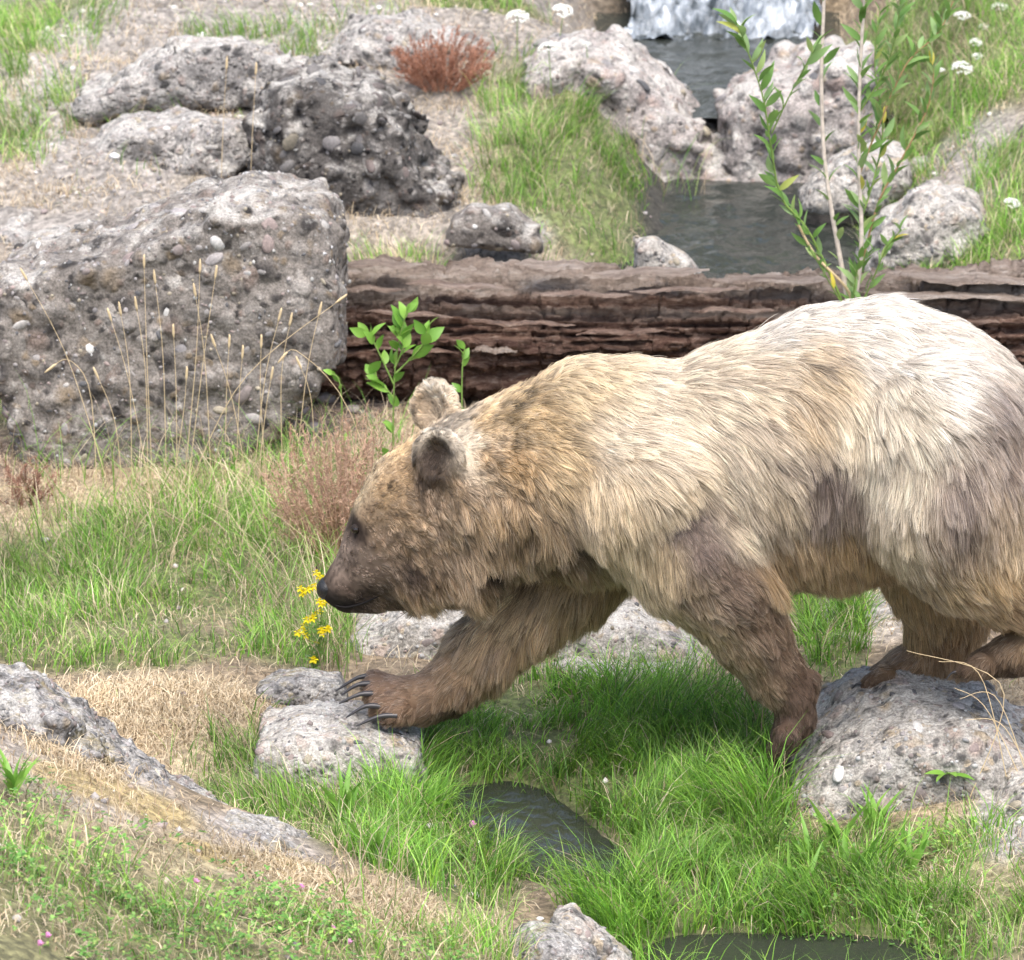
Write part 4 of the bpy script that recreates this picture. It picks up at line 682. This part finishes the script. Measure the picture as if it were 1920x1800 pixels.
# ------------------------------------------------------------------ grass, straw, leaves on the ground
def in_view(x, y, pad=.35):
    z = zq(x, y); q = np.stack([x, y, z], -1); uv = to_px(q); k = (y+12.5)/12.6
    m = pad*PB; return (uv[:, 0] > -m) & (uv[:, 0] < 1920+m) & (uv[:, 1] > -160) & (uv[:, 1] < 1800+m), z
def free(x, y, slack=.0):
    ok = np.ones(len(x), bool)
    for x0, x1, yc, D_ in FOOT: ok &= ~((x > x0+.03-slack) & (x < x1-.03+slack) & (np.abs(y-yc) < D_*.55+slack))
    lx0, lx1 = A0[0], A1[0]; ok &= ~((x > lx0) & (np.abs(y-2.97) < .15)); return ok
def scatter(n, dens, dom=(-2.6, 2.6, -2.3, 7.0)):
    x = rng.uniform(dom[0], dom[1], n); y = rng.uniform(dom[2], dom[3], n); v, z = in_view(x, y); x, y, z = x[v], y[v], z[v]
    k = rng.random(len(x)) < dens(x, y); k &= free(x, y); return np.stack([x[k], y[k], z[k]], -1)
def leanf(P, f=5, a=1.3): return a*np.stack([vnoise(np.stack([P[:, 0]*f, P[:, 1]*f, 0*P[:, 0]], -1), 600), vnoise(np.stack([P[:, 0]*f, P[:, 1]*f, 0*P[:, 0]], -1), 601), 0*P[:, 0]], -1)
def blades(name, P, L, wd, bend, col, mat, label_kind='stuff', lean=None, seg=3, tipw=.0, dirspread=1.0):
    """one ribbon per blade, curving over; every blade its own length, lean, twist and tint"""
    n = len(P); th = rng.uniform(0, 2*np.pi, n); dh = np.stack([np.cos(th), np.sin(th), 0*th], -1)
    if lean is not None: dh = dh*dirspread+np.asarray(lean); dh /= np.linalg.norm(dh, axis=1)[:, None]+1e-6
    ph = rng.uniform(0, 2*np.pi, n); sd = np.stack([np.cos(ph), np.sin(ph), 0*ph], -1); V = []; p = P-np.array((0, 0, .006)); ang = rng.uniform(.05, .45, n)*bend
    p = p.copy(); V.append(p-sd*(wd/2)[:, None]); V.append(p+sd*(wd/2)[:, None])
    for i in range(1, seg+1):
        d = np.stack([np.sin(ang)*dh[:, 0], np.sin(ang)*dh[:, 1], np.cos(ang)], -1); p = p+d*(L/seg)[:, None]; ang = ang+bend*rng.uniform(.15, .75, n)
        w_ = wd*(1-(i/seg)**1.6)*.98
        if i < seg: V.append(p-sd*(w_/2)[:, None]); V.append(p+sd*(w_/2)[:, None])
        else: V.append(p)
    m_ = 2*seg+1; Vv = np.stack(V, 1).reshape(-1, 3); base = (np.arange(n)*m_)[:, None]; F = []
    for i in range(seg-1):
        a, b_, c, d_ = 2*i, 2*i+1, 2*i+3, 2*i+2; F.append(base+np.array((a, b_, c))); F.append(base+np.array((a, c, d_)))
    F.append(base+np.array((2*seg-2, 2*seg-1, 2*seg))); F = np.concatenate(F)
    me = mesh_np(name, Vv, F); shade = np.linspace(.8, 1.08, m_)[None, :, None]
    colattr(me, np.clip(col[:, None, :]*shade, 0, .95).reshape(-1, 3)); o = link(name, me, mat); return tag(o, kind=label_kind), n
def tint(n, cols, var=.25, P=None):
    cols = np.array(cols, float); c = cols[rng.integers(0, len(cols), n)]; c = c*(1-var+2*var*rng.random(n))[:, None]
    if P is not None: c = c*(1+.55*fbm(np.stack([P[:, 0]*3, P[:, 1]*3, 0*P[:, 0]], -1), 3, 500))[:, None]
    return c
GREEN = [(.16, .36, .04), (.21, .43, .06), (.12, .29, .035), (.28, .49, .09), (.25, .43, .05)]
PALE = [(.26, .42, .1), (.2, .36, .07), (.34, .44, .14), (.14, .29, .05)]
STRAW = [(.52, .42, .28), (.62, .52, .37), (.42, .33, .21), (.5, .43, .31), (.34, .25, .16)]
fieldn = lambda x, y, Lx, s, f: field(x, y, Lx)*np.clip(.75+1.4*fbm(np.stack([x*f, y*f, 0*x], -1), 3, s), 0.05, 1)
dry_w = lambda x, y: sstep(.125, .17, pline(x, y, CH))*(1-sstep(3, 3.3, y)*sstep(.36, .3, np.abs(x-STX)))
TRI = 0
P = scatter(420000, lambda x, y: fieldn(x, y, G_LUSH, 510, 2.5)*np.clip(.55+1.6*vnoise(np.stack([x*16, y*16, 0*x], -1), 515), .06, 1)*dry_w(x, y), (-1.4, 1.6, -1.6, 1.6)); n = len(P); nz_ = .5+fbm(np.stack([P[:, 0]*3, P[:, 1]*3, 0*P[:, 0]], -1), 3, 512)
tn_ = tint(n, GREEN+[(.09, .19, .04), (.12, .22, .05)], .35, P); tn_ = np.where((rng.random(n) < .07)[:, None], tint(n, STRAW, .2), tn_)
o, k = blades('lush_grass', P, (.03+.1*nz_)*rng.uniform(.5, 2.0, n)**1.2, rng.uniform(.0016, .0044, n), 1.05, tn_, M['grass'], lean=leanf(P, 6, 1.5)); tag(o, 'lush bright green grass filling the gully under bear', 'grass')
P = scatter(800000, lambda x, y: fieldn(x, y, G_MED, 520, 3)*.7*np.clip(.6+1.4*vnoise(np.stack([x*13, y*13, 0*x], -1), 525), .1, 1)*dry_w(x, y)*np.where(y > 3, 1.25, 1)); n = len(P)
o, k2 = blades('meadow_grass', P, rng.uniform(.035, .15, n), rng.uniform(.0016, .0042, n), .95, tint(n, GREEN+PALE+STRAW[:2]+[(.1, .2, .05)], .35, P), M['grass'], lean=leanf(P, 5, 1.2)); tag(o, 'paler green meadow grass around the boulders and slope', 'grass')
P = scatter(420000, lambda x, y: np.where((y > 3.3) & (x < .4), .75, 1)*np.maximum(fieldn(x, y, G_DRY, 530, 3)*.8, .14+.12*(field(x, y, G_MED))+.04*field(x, y, G_LUSH)+.25*field(x, y, G_FORB))*dry_w(x, y)); n = len(P)
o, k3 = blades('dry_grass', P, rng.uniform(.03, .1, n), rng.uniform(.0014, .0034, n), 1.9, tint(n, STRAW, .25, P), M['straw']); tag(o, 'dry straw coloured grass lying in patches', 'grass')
P = scatter(60000, lambda x, y: (.12+.3*field(x, y, G_GRAV)+.1*field(x, y, G_DRY))*(1-field(x, y, G_LUSH)*.9)*dry_w(x, y)); n = len(P)
o, k4 = blades('sparse_grass', P, rng.uniform(.02, .07, n), rng.uniform(.0014, .003, n), 1.5, tint(n, STRAW+PALE[:1]+[(.3, .2, .12)], .3, P), M['straw']); tag(o, 'thin withered grass scattered on gravel and soil', 'grass')
SM = [patch(300,1310,190,55), patch(130,1400,120,40), patch(700,1700,150,40), patch(560,1660,150,40,.6)]
P = scatter(170000, lambda x, y: field(x, y, SM)*.8, (-1.5, .3, -1.6, 1.0)); n = len(P)
o, k7 = blades('straw_mat', P, rng.uniform(.05, .12, n), rng.uniform(.0018, .0034, n), 2.8, tint(n, STRAW[:4], .25, P), M['straw'], seg=4); tag(o, 'matted pale straw on hummock beside the paw rock', 'straw')
# brook edges: long blades hanging over the water
P = scatter(160000, lambda x, y: sstep(.26, .18, pline(x, y, CH))*sstep(.105, .14, pline(x, y, CH))*.85); n = len(P)
o, k5 = blades('brook_grass', P, rng.uniform(.07, .17, n), rng.uniform(.002, .004, n), 1.1, tint(n, GREEN, .3, P), M['grass']); tag(o, 'long green grass leaning over the little brook', 'grass')
G_TALL = [patch(*a) for a in [(440,950,200,80),(560,1100,110,110),(620,1220,60,60),(250,880,220,50,.6),(500,880,180,50),(680,950,110,100,.8),(60,1000,90,60,.4),(330,1010,150,60,.5),(700,1640,90,60,.3),(1250,330,90,90,.3),(1720,200,180,130,.5)]]
P = scatter(150000, lambda x, y: fieldn(x, y, G_TALL, 560, 4)*.85); n = len(P)
o, k6 = blades('tall_grass', P, rng.uniform(.1, .34, n), rng.uniform(.0016, .0036, n), .85, tint(n, GREEN[:3]+PALE+STRAW[:3]+STRAW[:2], .25, P), M['grass'], seg=4); tag(o, 'tall mixed green and straw grass between boulder and bear head', 'grass')
# gravel
v, f = ico(1); P = scatter(26000, lambda x, y: fieldn(x, y, G_GRAV, 540, 3)*.8+.03); n = len(P); r = .004+.011*rng.random(n)**2.5; R_ = rng.normal(size=(n, 3))
vv_ = v[None]*(1+.25*rng.normal(size=(n, len(v), 1)))*r[:, None, None]*np.array((1, .85, .65)); an = rng.uniform(0, 6.28, n); ca_, sa_ = np.cos(an), np.sin(an)
vx = vv_[:, :, 0]*ca_[:, None]-vv_[:, :, 1]*sa_[:, None]; vy = vv_[:, :, 0]*sa_[:, None]+vv_[:, :, 1]*ca_[:, None]
Vg = np.stack([vx, vy, vv_[:, :, 2]], -1)+P[:, None, :]+np.array((0, 0, .002)); Fg = (np.arange(n)*len(v))[:, None, None]+f[None]
me = mesh_np('gravel', Vg.reshape(-1, 3), Fg.reshape(-1, 3)); cg = np.array([(.3, .28, .27), (.42, .4, .38), (.24, .2, .19), (.55, .53, .5), (.36, .3, .25), (.17, .16, .16)])[rng.integers(0, 6, n)]*(.8+.4*rng.random(n))[:, None]
colattr(me, np.repeat(cg, len(v), 0)); mg, nt, b, L = new_mat('gravel_stone'); aa = N(nt, 'ShaderNodeAttribute', attribute_name='col'); L(aa.outputs['Color'], b.inputs['Base Color']); b.inputs['Roughness'].default_value = .85
tag(link('gravel', me, mg), 'loose grey gravel strewn over slope and bare patches', 'gravel', kind='stuff')
# leafy herbs: low ground cover of clover and weeds
P = scatter(420000, lambda x, y: fieldn(x, y, G_FORB, 550, 4)*np.clip(.6+1.4*vnoise(np.stack([x*11, y*11, 0*x], -1), 555), .1, 1)*.7); P[:, 2] += rng.uniform(.002, .055, len(P)); t3 = np.repeat(rng.uniform(0, 6.28, len(P)), 3); P = np.repeat(P, 3, 0); n = len(P)
ll = np.repeat(rng.uniform(.005, .0135, n//3), 3); th = t3+np.tile((0, 2.1, 4.2), n//3)+rng.uniform(-.2, .2, n); el = rng.uniform(-.5, .7, n); d = np.stack([np.cos(th)*np.cos(el), np.sin(th)*np.cos(el), np.sin(el)], -1); s_ = np.stack([-np.sin(th), np.cos(th), 0*th], -1); up_ = np.cross(d, s_)
lv = np.stack([P, P+d*(ll*.35)[:, None]+s_*(ll*.36)[:, None]+up_*(ll*.1)[:, None], P+d*(ll*.75)[:, None]+s_*(ll*.32)[:, None]+up_*(ll*.08)[:, None], P+d*ll[:, None], P+d*(ll*.75)[:, None]-s_*(ll*.32)[:, None]+up_*(ll*.08)[:, None], P+d*(ll*.35)[:, None]-s_*(ll*.36)[:, None]+up_*(ll*.1)[:, None]], 1)
Fh = (np.arange(n)*6)[:, None, None]+np.array(((0, 3, 2), (0, 2, 1), (0, 5, 4), (0, 4, 3)))[None]
me = mesh_np('herbs', lv.reshape(-1, 3), Fh.reshape(-1, 3)); colattr(me, np.repeat(tint(n, [(.09, .22, .04), (.14, .3, .06), (.22, .39, .1), (.12, .27, .06), (.28, .38, .1)], .35, P), 6, 0))
tag(link('clover_cover', me, M['grass']), 'low clover and weeds covering the near mound', 'clover', kind='stuff')

# ------------------------------------------------------------------ single plants
def leafmesh(name, Ln_, Wd, fold=.25, curl=.25, seg=5):
    V = []; F = []
    for i in range(seg+1):
        t = i/seg; w_ = Wd*(math.sin(math.pi*min(1, t*1.0)**.8)+.03)*.5; z = curl*Ln_*(t-t*t*1.4)
        V += [(t*Ln_, -w_, z+fold*w_), (t*Ln_, 0, z), (t*Ln_, w_, z+fold*w_)]
    for i in range(seg):
        for j in (0, 1): F.append((i*3+j, i*3+j+3, i*3+j+4, i*3+j+1))
    return mesh_np(name, np.array(V), np.array(F))
WL = [leafmesh('willow_leaf', .06, .0155), leafmesh('willow_leaf', .05, .013, .3, .1), leafmesh('willow_leaf', .07, .017, .2, .35)]
for me in WL: me.materials.append(M['leaf'])
BL = [leafmesh('oval_leaf', .058, .03, .2, .2), leafmesh('oval_leaf', .046, .024, .25, .3)]
for me in BL: me.materials.append(M['leafb'])
def add_leaf(me, p, d, parent, base, scale=1, roll=None, name='leaf'):
    o = bpy.data.objects.new(name, me); COL.objects.link(o); o.parent = parent; o.location = Vector(p-base); d = Vector(d).normalized()
    o.rotation_mode = 'QUATERNION'; o.rotation_quaternion = d.to_track_quat('X', 'Z')@Quaternion((1, 0, 0), random.uniform(-1.7, 1.7) if roll is None else roll); o.scale = (scale,)*3; return o
def plant_stem(pts3, r0, r1, mat, parent, base, name='stem', n=14):
    sp = spline(pts3, n); V, F = tube(sp, np.linspace(r0, r1, n), 6); link(name, mesh_np(name, V-base, F), mat, parent); return sp
WB = at(1600, 690, 2.62); WB[2] = zq(np.array([WB[0]]), np.array([2.62]))[0]
wil = empty('willow_sapling', WB, 'slender willow sapling with narrow green leaves growing by the log', 'sapling')
wil2 = empty('willow_sapling', WB+np.array((.03, .06, 0)), 'leafy willow shoot with thin reddish stems spreading to the right of the pale stems', 'sapling'); WB2 = WB+np.array((.03, .06, 0))
def wstem(px, r0, r1, mat, leaves, dy=0.0, t0=.1, sc=1, wil=wil, WB=WB):
    pts = [np.array(at(x, y, 2.62+dy*i/len(px))) for i, (x, y) in enumerate(px)]; sp = plant_stem(pts, r0, r1, mat, wil, WB, n=26)
    for k in range(leaves):
        t = t0+(1-t0)*(k+random.random()*.8)/leaves; i = min(int(t*25), 24); p = sp[i]+(sp[i+1]-sp[i])*(t*25-i); ax = sp[i+1]-sp[i]; ax /= np.linalg.norm(ax); a = random.uniform(0, 6.28)
        side = np.array((math.cos(a), math.sin(a)*.8, .15)); add_leaf(random.choice(WL), p, ax*random.uniform(.5, 1.3)+side*.8, wil, WB, random.uniform(.85, 1.4)*sc)
    return sp
base_px = [(1600, 690), (1596, 610)]
wstem(base_px+[(1580,510),(1560,400),(1545,290),(1540,150),(1545,0),(1547,-70)], .0085, .0045, M['stem_pale'], 20, .1, .3)
wstem(base_px+[(1615,470),(1610,300),(1612,150),(1620,0),(1622,-60)], .008, .004, M['stem_pale'], 60, .0, .22, 1.0)
wstem([(1600,600),(1590,545),(1530,480),(1497,422)], .005, .0036, M['stem_dry'], 4, -.1, .6)
wstem(base_px+[(1520,440),(1465,370),(1445,270),(1430,180),(1400,90),(1380,40)], .0045, .0016, M['stem_green'], 50, -.2, .22)
wstem(base_px+[(1640,400),(1690,300),(1740,200),(1750,130),(1735,115)], .004, .0015, M['stem_red'], 46, .1, .2, .9, wil2, WB2)
wstem([(1610,330),(1650,230),(1700,120),(1760,60),(1792,-10)], .0032, .0015, M['stem_red'], 46, .05, .1, .9, wil2, WB2)
wstem([(1447,250),(1480,180),(1512,120),(1530,90)], .0024, .0012, M['stem_green'], 14, -.1, .1)
wstem([(1612,210),(1660,130),(1682,50),(1690,-20)], .0024, .0012, M['stem_green'], 28, -.1, .1, .9, wil2, WB2)
wstem([(1612,420),(1640,330),(1655,240),(1640,120),(1650,20)], .0028, .0012, M['stem_green'], 34, .1, .05, .85, wil2, WB2)
wstem(base_px+[(1630,540),(1660,470),(1690,430)], .003, .0014, M['stem_green'], 24, -.15, .2, .8, wil2, WB2)
wstem(base_px+[(1550,520),(1520,470)], .003, .0014, M['stem_green'], 12, -.2, .2, .8)
wstem(base_px+[(1600,560),(1610,500),(1640,470)], .003, .0014, M['stem_green'], 16, -.1, .2, .85)
def broad(pxs, Y, leaves, label, sc=1):
    b0 = np.array(at(pxs[0][0][0], pxs[0][0][1], Y)); b0[2] = min(b0[2], zq(np.array([b0[0]]), np.array([Y]))[0]+.01); r = empty('broad_leaved_plant', b0, label, 'plant')
    for path, nl in zip(pxs, leaves):
        pts = [np.array(at(x, y, Y)) for x, y in path]
        if path is pxs[0]: pts = [b0]+pts[1:]
        sp = plant_stem(pts, .003, .0014, M['stem_green'], r, b0)
        for k in range(nl):
            t = .25+.75*(k+.5)/nl; i = min(int(t*13), 12); p = sp[i]; ax = sp[i+1]-sp[i]; ax /= np.linalg.norm(ax); a = random.uniform(0, 6.28)
            add_leaf(random.choice(BL), p, ax*random.uniform(.4, 1.0)+np.array((math.cos(a), math.sin(a)*.7, .25))*.9, r, b0, random.uniform(.65, 1.05)*sc)
broad([[(735,800),(740,700),(765,575)],[(738,720),(700,640),(688,628)],[(742,700),(790,650),(800,620)],[(738,745),(715,720),(690,700)],[(740,690),(755,650),(740,620)]], 1.75, [16, 7, 9, 7, 8], 'bushy green leafy plant sprouting beside the bear head', 1.15)
broad([[(868,780),(866,720),(872,650)]], 1.7, [7], 'single small leafy sprout in front of log beside far ear', .9)
broad([[(640,800),(640,740),(622,700)]], 1.8, [6], 'small leafy sprout in the dry reddish shrub', .75)
broad([[(440,880),(438,850),(430,835)]], 2.0, [6], 'low leafy weed in grass below the white stone', .7)
# dandelion leaves on the hind boulder, broad blades in front of it
def rosette(px, py, on, n_, ln_, label, me_list, flat=.4, name='weed'):
    V_, N_ = SURF[on]; f_ok = np.where((N_*(CAM-V_)).sum(1) > 0)[0]; k_ = f_ok[np.argmin(((to_px(V_[f_ok])-np.array((px, py)))**2).sum(1)+4e3*(V_[f_ok, 1]-V_[f_ok, 1].min()))]; b0 = V_[k_]-N_[k_]*.003; r = empty(name, b0, label, 'plant')
    for k in range(n_):
        a = 6.28*k/n_+random.uniform(-.3, .3); add_leaf(random.choice(me_list), b0, (math.cos(a), math.sin(a), flat+random.uniform(-.2, .3)), r, b0, ln_*random.uniform(.7, 1.2), random.uniform(-.4, .4))
DL = [leafmesh('dandelion_leaf', .06, .018, .1, .3)]; DL[0].materials.append(M['leafb'])
rosette(1775, 1455, 'hind_boulder', 9, 1.0, 'small dandelion rosette growing on the hind boulder', DL, .3)
BB = [leafmesh('broad_blade', .12, .011, .3, .25, 8), leafmesh('broad_blade', .1, .013, .3, .45, 8)]
for me in BB: me.materials.append(M['leafb'])
for (px, py, lab) in [(1520,1640,'broad green blades sprouting at left foot of hind boulder'),(1570,1600,'broad green blades in front of middle of hind boulder'),(1500,1690,'broad green blades at the brook bank below hind boulder'),(1640,1560,'short broad green blades against face of hind boulder'),(700,1620,'broad green blades behind mound below the paw rock'),(640,1540,'broad green blades at foot of the paw rock'),(25,1500,'broad leaved weed on crest of near mound beside mossy ledge'),(1600,1650,'pale green broad blades between brook bank and hind boulder'),(1700,1640,'broad green blades in weeds before the hind boulder right part')]:
    p = hit(px, py); r = empty('broad_bladed_tuft', p, lab, 'plant')
    for k in range(14):
        a = random.uniform(0, 6.28); add_leaf(random.choice(BB), p, (math.cos(a)*.5, math.sin(a)*.5, 1), r, p, random.uniform(.6, 1.3), name='blade')
# tall dry stalks before the large boulder
SH = []
for k in range(2):
    v, f = ico(2); v = v*np.array((.0035, .0035, .022))*(1+.3*fbm(v*3+k, 2, 9)[:, None]); me = mesh_np('seed_head', v, f); me.materials.append(M['stem_dry']); SH.append(me)
def stalk(path, Y, label, group, head=True, r=.0012):
    pts = [np.array(at(x, y, Y)) for x, y in path]; g = zq(np.array([pts[0][0]]), np.array([Y]))[0]; pts[0][2] = g-.005; rt = empty('dry_stalk', pts[0], label, 'grass stalk', group); b0 = pts[0]
    sp = plant_stem(pts, r*1.15, r*.5, M['stem_dry'], rt, b0, n=14)
    if head:
        o = bpy.data.objects.new('seed_head', random.choice(SH)); COL.objects.link(o); o.parent = rt; o.location = Vector(sp[-1]-b0); d = Vector(sp[-1]-sp[-3]).normalized(); o.rotation_mode = 'QUATERNION'; o.rotation_quaternion = d.to_track_quat('Z', 'Y')
for top, bot in [((270,490),(285,860)),((290,520),(310,840)),((375,500),(340,850)),((405,510),(350,860)),((365,545),(395,820)),((225,580),(245,830)),((255,570),(275,840)),((525,590),(470,850)),((600,580),(545,840)),((430,640),(420,850)),((455,660),(440,860)),((490,640),(500,850)),((205,590),(290,860)),((325,620),(330,850)),((545,600),(530,830)),((180,700),(230,880)),((560,680),(590,840)),((400,640),(470,860)),((350,700),(310,880)),((510,700),(480,880))]:
    mx_, my_ = (top[0]+bot[0])/2+random.uniform(-12, 12), (top[1]+bot[1])/2; stalk([bot, (mx_, my_), top], random.uniform(1.75, 2.15), 'thin dry straw stalk standing upright before the large boulder', 'dry stalks before the boulder')
for path, Y, lab in [([(215,860),(130,680),(45,515)], 1.9, 'long dry stalk leaning against face of large boulder'), ([(180,850),(170,740),(130,675),(95,690)], 1.95, 'dry stalk with drooping nodding seed head before large boulder'), ([(740,860),(650,760),(560,660),(530,670)], 1.7, 'bent dry stalk arching over the rubble stones'), ([(330,900),(450,720),(640,560)], 1.85, 'long slanted dry stalk crossing the large boulder')]: stalk(path, Y, lab, None)
for px, py in [(425,210),(480,220)]: stalk([(px-20, py+120), (px-8, py+60), (px, py-90)], 3.6, 'tall thin golden stalk behind the large boulder', 'golden stalks behind the boulder')
for path in [[(1400+420,1330),(1880,1290),(1700,1220)],[(1900,1320),(1840,1270),(1760,1240)],[(1930,1370),(1850,1330),(1790,1290)],[(1940,1345),(1870,1310),(1800,1310)],[(1950,1400),(1880,1360),(1810,1350)]]: stalk(path, -.36, 'bare dry stalk bent across the hind boulder below hind foot', 'bent stalks on the hind boulder', False)
# dry shrubs: many fine forking twigs
def shrub(name, px, py, w_px, h_px, Y, col, label, nst=46):
    b0 = np.array(at(px, py, Y)); b0[2] = zq(np.array([b0[0]]), np.array([Y]))[0]; s = 1/ppm(Y); r = empty(name, b0, label, 'shrub'); mat = simple(name+'_twig', col, .8, .15, .3)
    mt = leafmat(name+'_needle', .2, .7); parts = []; PT = []
    for k in range(nst):
        a = random.uniform(-1, 1); e = b0+np.array((a*w_px*s*.5+random.gauss(0, .01), random.uniform(-.12, .12), h_px*s*random.uniform(.45, 1.05)*(1-.35*a*a))); st = b0+np.array((a*w_px*s*.18, random.uniform(-.05, .05), 0))
        sp = spline([st, (st+e)/2+np.random.default_rng(k).normal(size=3)*.012, e], 9); parts.append(tube(sp, np.linspace(.0013, .0006, 9), 4))
        for j in range(3, 9):
            for q in range(12):
                PT.append((sp[j]+(sp[j-1]-sp[j])*random.random(), sp[j]-sp[j-1]))
    V, F = join(parts); link('twigs', mesh_np('twigs', V-b0, F), mat, r)
    n = len(PT); P_ = np.array([p[0] for p in PT]); D_ = np.array([p[1] for p in PT]); D_ /= np.linalg.norm(D_, axis=1)[:, None]; D_ = D_*.8+rng.normal(size=(n, 3))*.55; D_ /= np.linalg.norm(D_, axis=1)[:, None]
    s2 = rng.normal(size=(n, 3)); s2 -= (s2*D_).sum(1)[:, None]*D_; s2 /= np.linalg.norm(s2, axis=1)[:, None]; l2 = rng.uniform(.008, .022, n)[:, None]
    V = np.stack([P_-s2*.001, P_+s2*.001, P_+D_*l2*.6+s2*.0013, P_+D_*l2], 1).reshape(-1, 3); F = (np.arange(n)*4)[:, None, None]+np.array(((0, 1, 2), (0, 2, 3)))[None]
    me = mesh_np('needles', V-b0, F.reshape(-1, 3)); colattr(me, np.repeat(np.array(col)*(.75+.5*rng.random(n))[:, None], 4, 0)); link('dry_leaves', me, mt, r)
shrub('dry_shrub', 660, 985, 330, 290, 1.45, (.46, .31, .22), 'reddish tan dry shrub with fine twigs beside bear face', 210)
shrub('dry_shrub', 600, 960, 150, 150, 1.5, (.48, .36, .22), 'tan dry weed tangle between dry shrub and grass', 34)
shrub('rusty_shrub', 830, 160, 190, 110, 5.0, (.34, .17, .11), 'rusty red dried shrub on the far slope', 110)
shrub('withered_herb', 50, 900, 110, 90, 1.95, (.24, .13, .09), 'brown withered herb at left foot of large boulder', 22)
for px, py, lab in [(560, 640, 'dried reddish flower heads standing before right part of large boulder'), (655, 640, 'dried reddish flower heads standing before left end of log')]: shrub('dried_flower_head', px, py+70, 60, 95, 2.15, (.4, .22, .17), lab, 8)
# flowers
PET = leafmesh('petal', .0125, .0095, .1, .1, 2); PET.materials.append(M['yellow'])
yb = hit(590, 1262); yr0 = empty('yellow_flower_plant', yb, 'yellow flowering herb under the muzzle of bear', 'flower')
for i, (px, py) in enumerate([(578,1165),(600,1130),(608,1178),(592,1155),(565,1110),(598,1078),(585,1243),(612,1120),(572,1178),(583,1100),(604,1186),(566,1190)]):
    tip = np.array(at(px, py, yb[1]-.02+.03*random.random())); plant_stem([yb, (yb+tip)/2+np.array((random.uniform(-.02, .02), 0, 0)), tip], .0016, .0008, M['stem_green'], yr0, yb, n=8)
    fl_ = bpy.data.objects.new('blossom', None); COL.objects.link(fl_); fl_.parent = yr0; fl_.location = Vector(tip-yb)
    for q in range(3):
        off = np.array((random.uniform(-.012, .012), random.uniform(-.008, .008), random.uniform(-.006, .012)))
        for k in range(5):
            a = 1.2566*k+random.random()*.3; o = bpy.data.objects.new('petal', PET); COL.objects.link(o); o.parent = fl_; o.location = Vector(off); o.rotation_mode = 'QUATERNION'; o.rotation_quaternion = Vector((math.cos(a), -.5, math.sin(a))).to_track_quat('X', 'Z')
    for k in range(5): add_leaf(WL[1], yb+(tip-yb)*random.uniform(.2, .9), (random.uniform(-1, 1), random.uniform(-1, .3), .3), yr0, yb, .45)
UM = []
for k in range(2):
    parts = []; rs = np.random.default_rng(k); v1, f1 = ico(1)
    for q in range(60):
        rr2 = math.sqrt(rs.random()); a = rs.random()*6.28; parts.append((v1*.005*np.array((1, 1, .6))+np.array((rr2*.034*math.cos(a), rr2*.034*math.sin(a), -.012*rr2*rr2+rs.normal()*.0015)), f1))
    V, F = join(parts); me = mesh_np('umbel', V, F); me.materials.append(M['white']); UM.append(me)
for i, (px, py, s, Y, where) in enumerate([(970,25,1.1,5.2,'L'),(1058,14,1.1,5.3,'L'),(1028,82,1.1,4.75,'L'),(1100,80,.5,5,'L'),(1805,122,1.0,5.0,'R'),(1806,24,.9,5.4,'R'),(1830,76,.6,5.2,'R'),(1833,102,.55,5.1,'R'),(1874,8,.8,5.5,'R'),(1764,128,.5,5.0,'R'),(1845,47,.5,5.4,'R'),(1900,376,.8,3.9,'W')]):
    tip = np.array(at(px, py, Y)); g = zq(np.array([tip[0]]), np.array([Y]))[0]; b0 = np.array((tip[0]+random.uniform(-.03, .03), Y, min(g, tip[2]-.1)))
    r = empty('white_umbel_flower', b0, {'L': 'white flat topped umbel flower above rock on left stream bank', 'R': 'white umbel flower among green weeds on right bank', 'W': 'white umbel flower beside the broad whitish rock'}[where], 'flower', {'L': 'umbels on the left bank', 'R': 'umbels on the right bank'}.get(where))
    plant_stem([b0, (b0+tip)/2, tip], .002, .0012, M['stem_green'], r, b0, n=6); o = bpy.data.objects.new('flower_head', UM[i % 2]); COL.objects.link(o); o.parent = r; o.location = Vector(tip-b0); o.scale = (s,)*3; o.rotation_euler = (random.uniform(.0, .4), random.uniform(-.2, .2), 0)
v, f = ico(2); CF = v*(1+.22*rng.normal(size=(len(v), 1))); CFm = mesh_np('clover_head', CF*.0075, f, False); CFm.materials.append(M['pink'])
for px, py, where in [(948,1522,'B'),(885,1545,'B'),(368,1652,'M'),(75,1768,'M'),(565,1662,'M'),(655,1765,'M'),(625,1740,'M'),(90,1753,'M')]:
    b0 = hit(px, py+(30 if where == 'B' else 22)); tip = np.array(at(px, py, b0[1])); r = empty('clover_flower', b0, 'pink clover flower on thin stem at the brook edge' if where == 'B' else 'small pink clover flower in weeds on the near mound', 'flower', 'pink flowers by the brook' if where == 'B' else 'pink flowers on the mound')
    plant_stem([b0, (b0+tip)/2, tip], .001, .0007, M['stem_green'], r, b0, n=5); o = bpy.data.objects.new('flower_head', CFm); COL.objects.link(o); o.parent = r; o.location = Vector(tip-b0); o.scale = ((1,)*3 if where == 'B' else (.7,)*3)
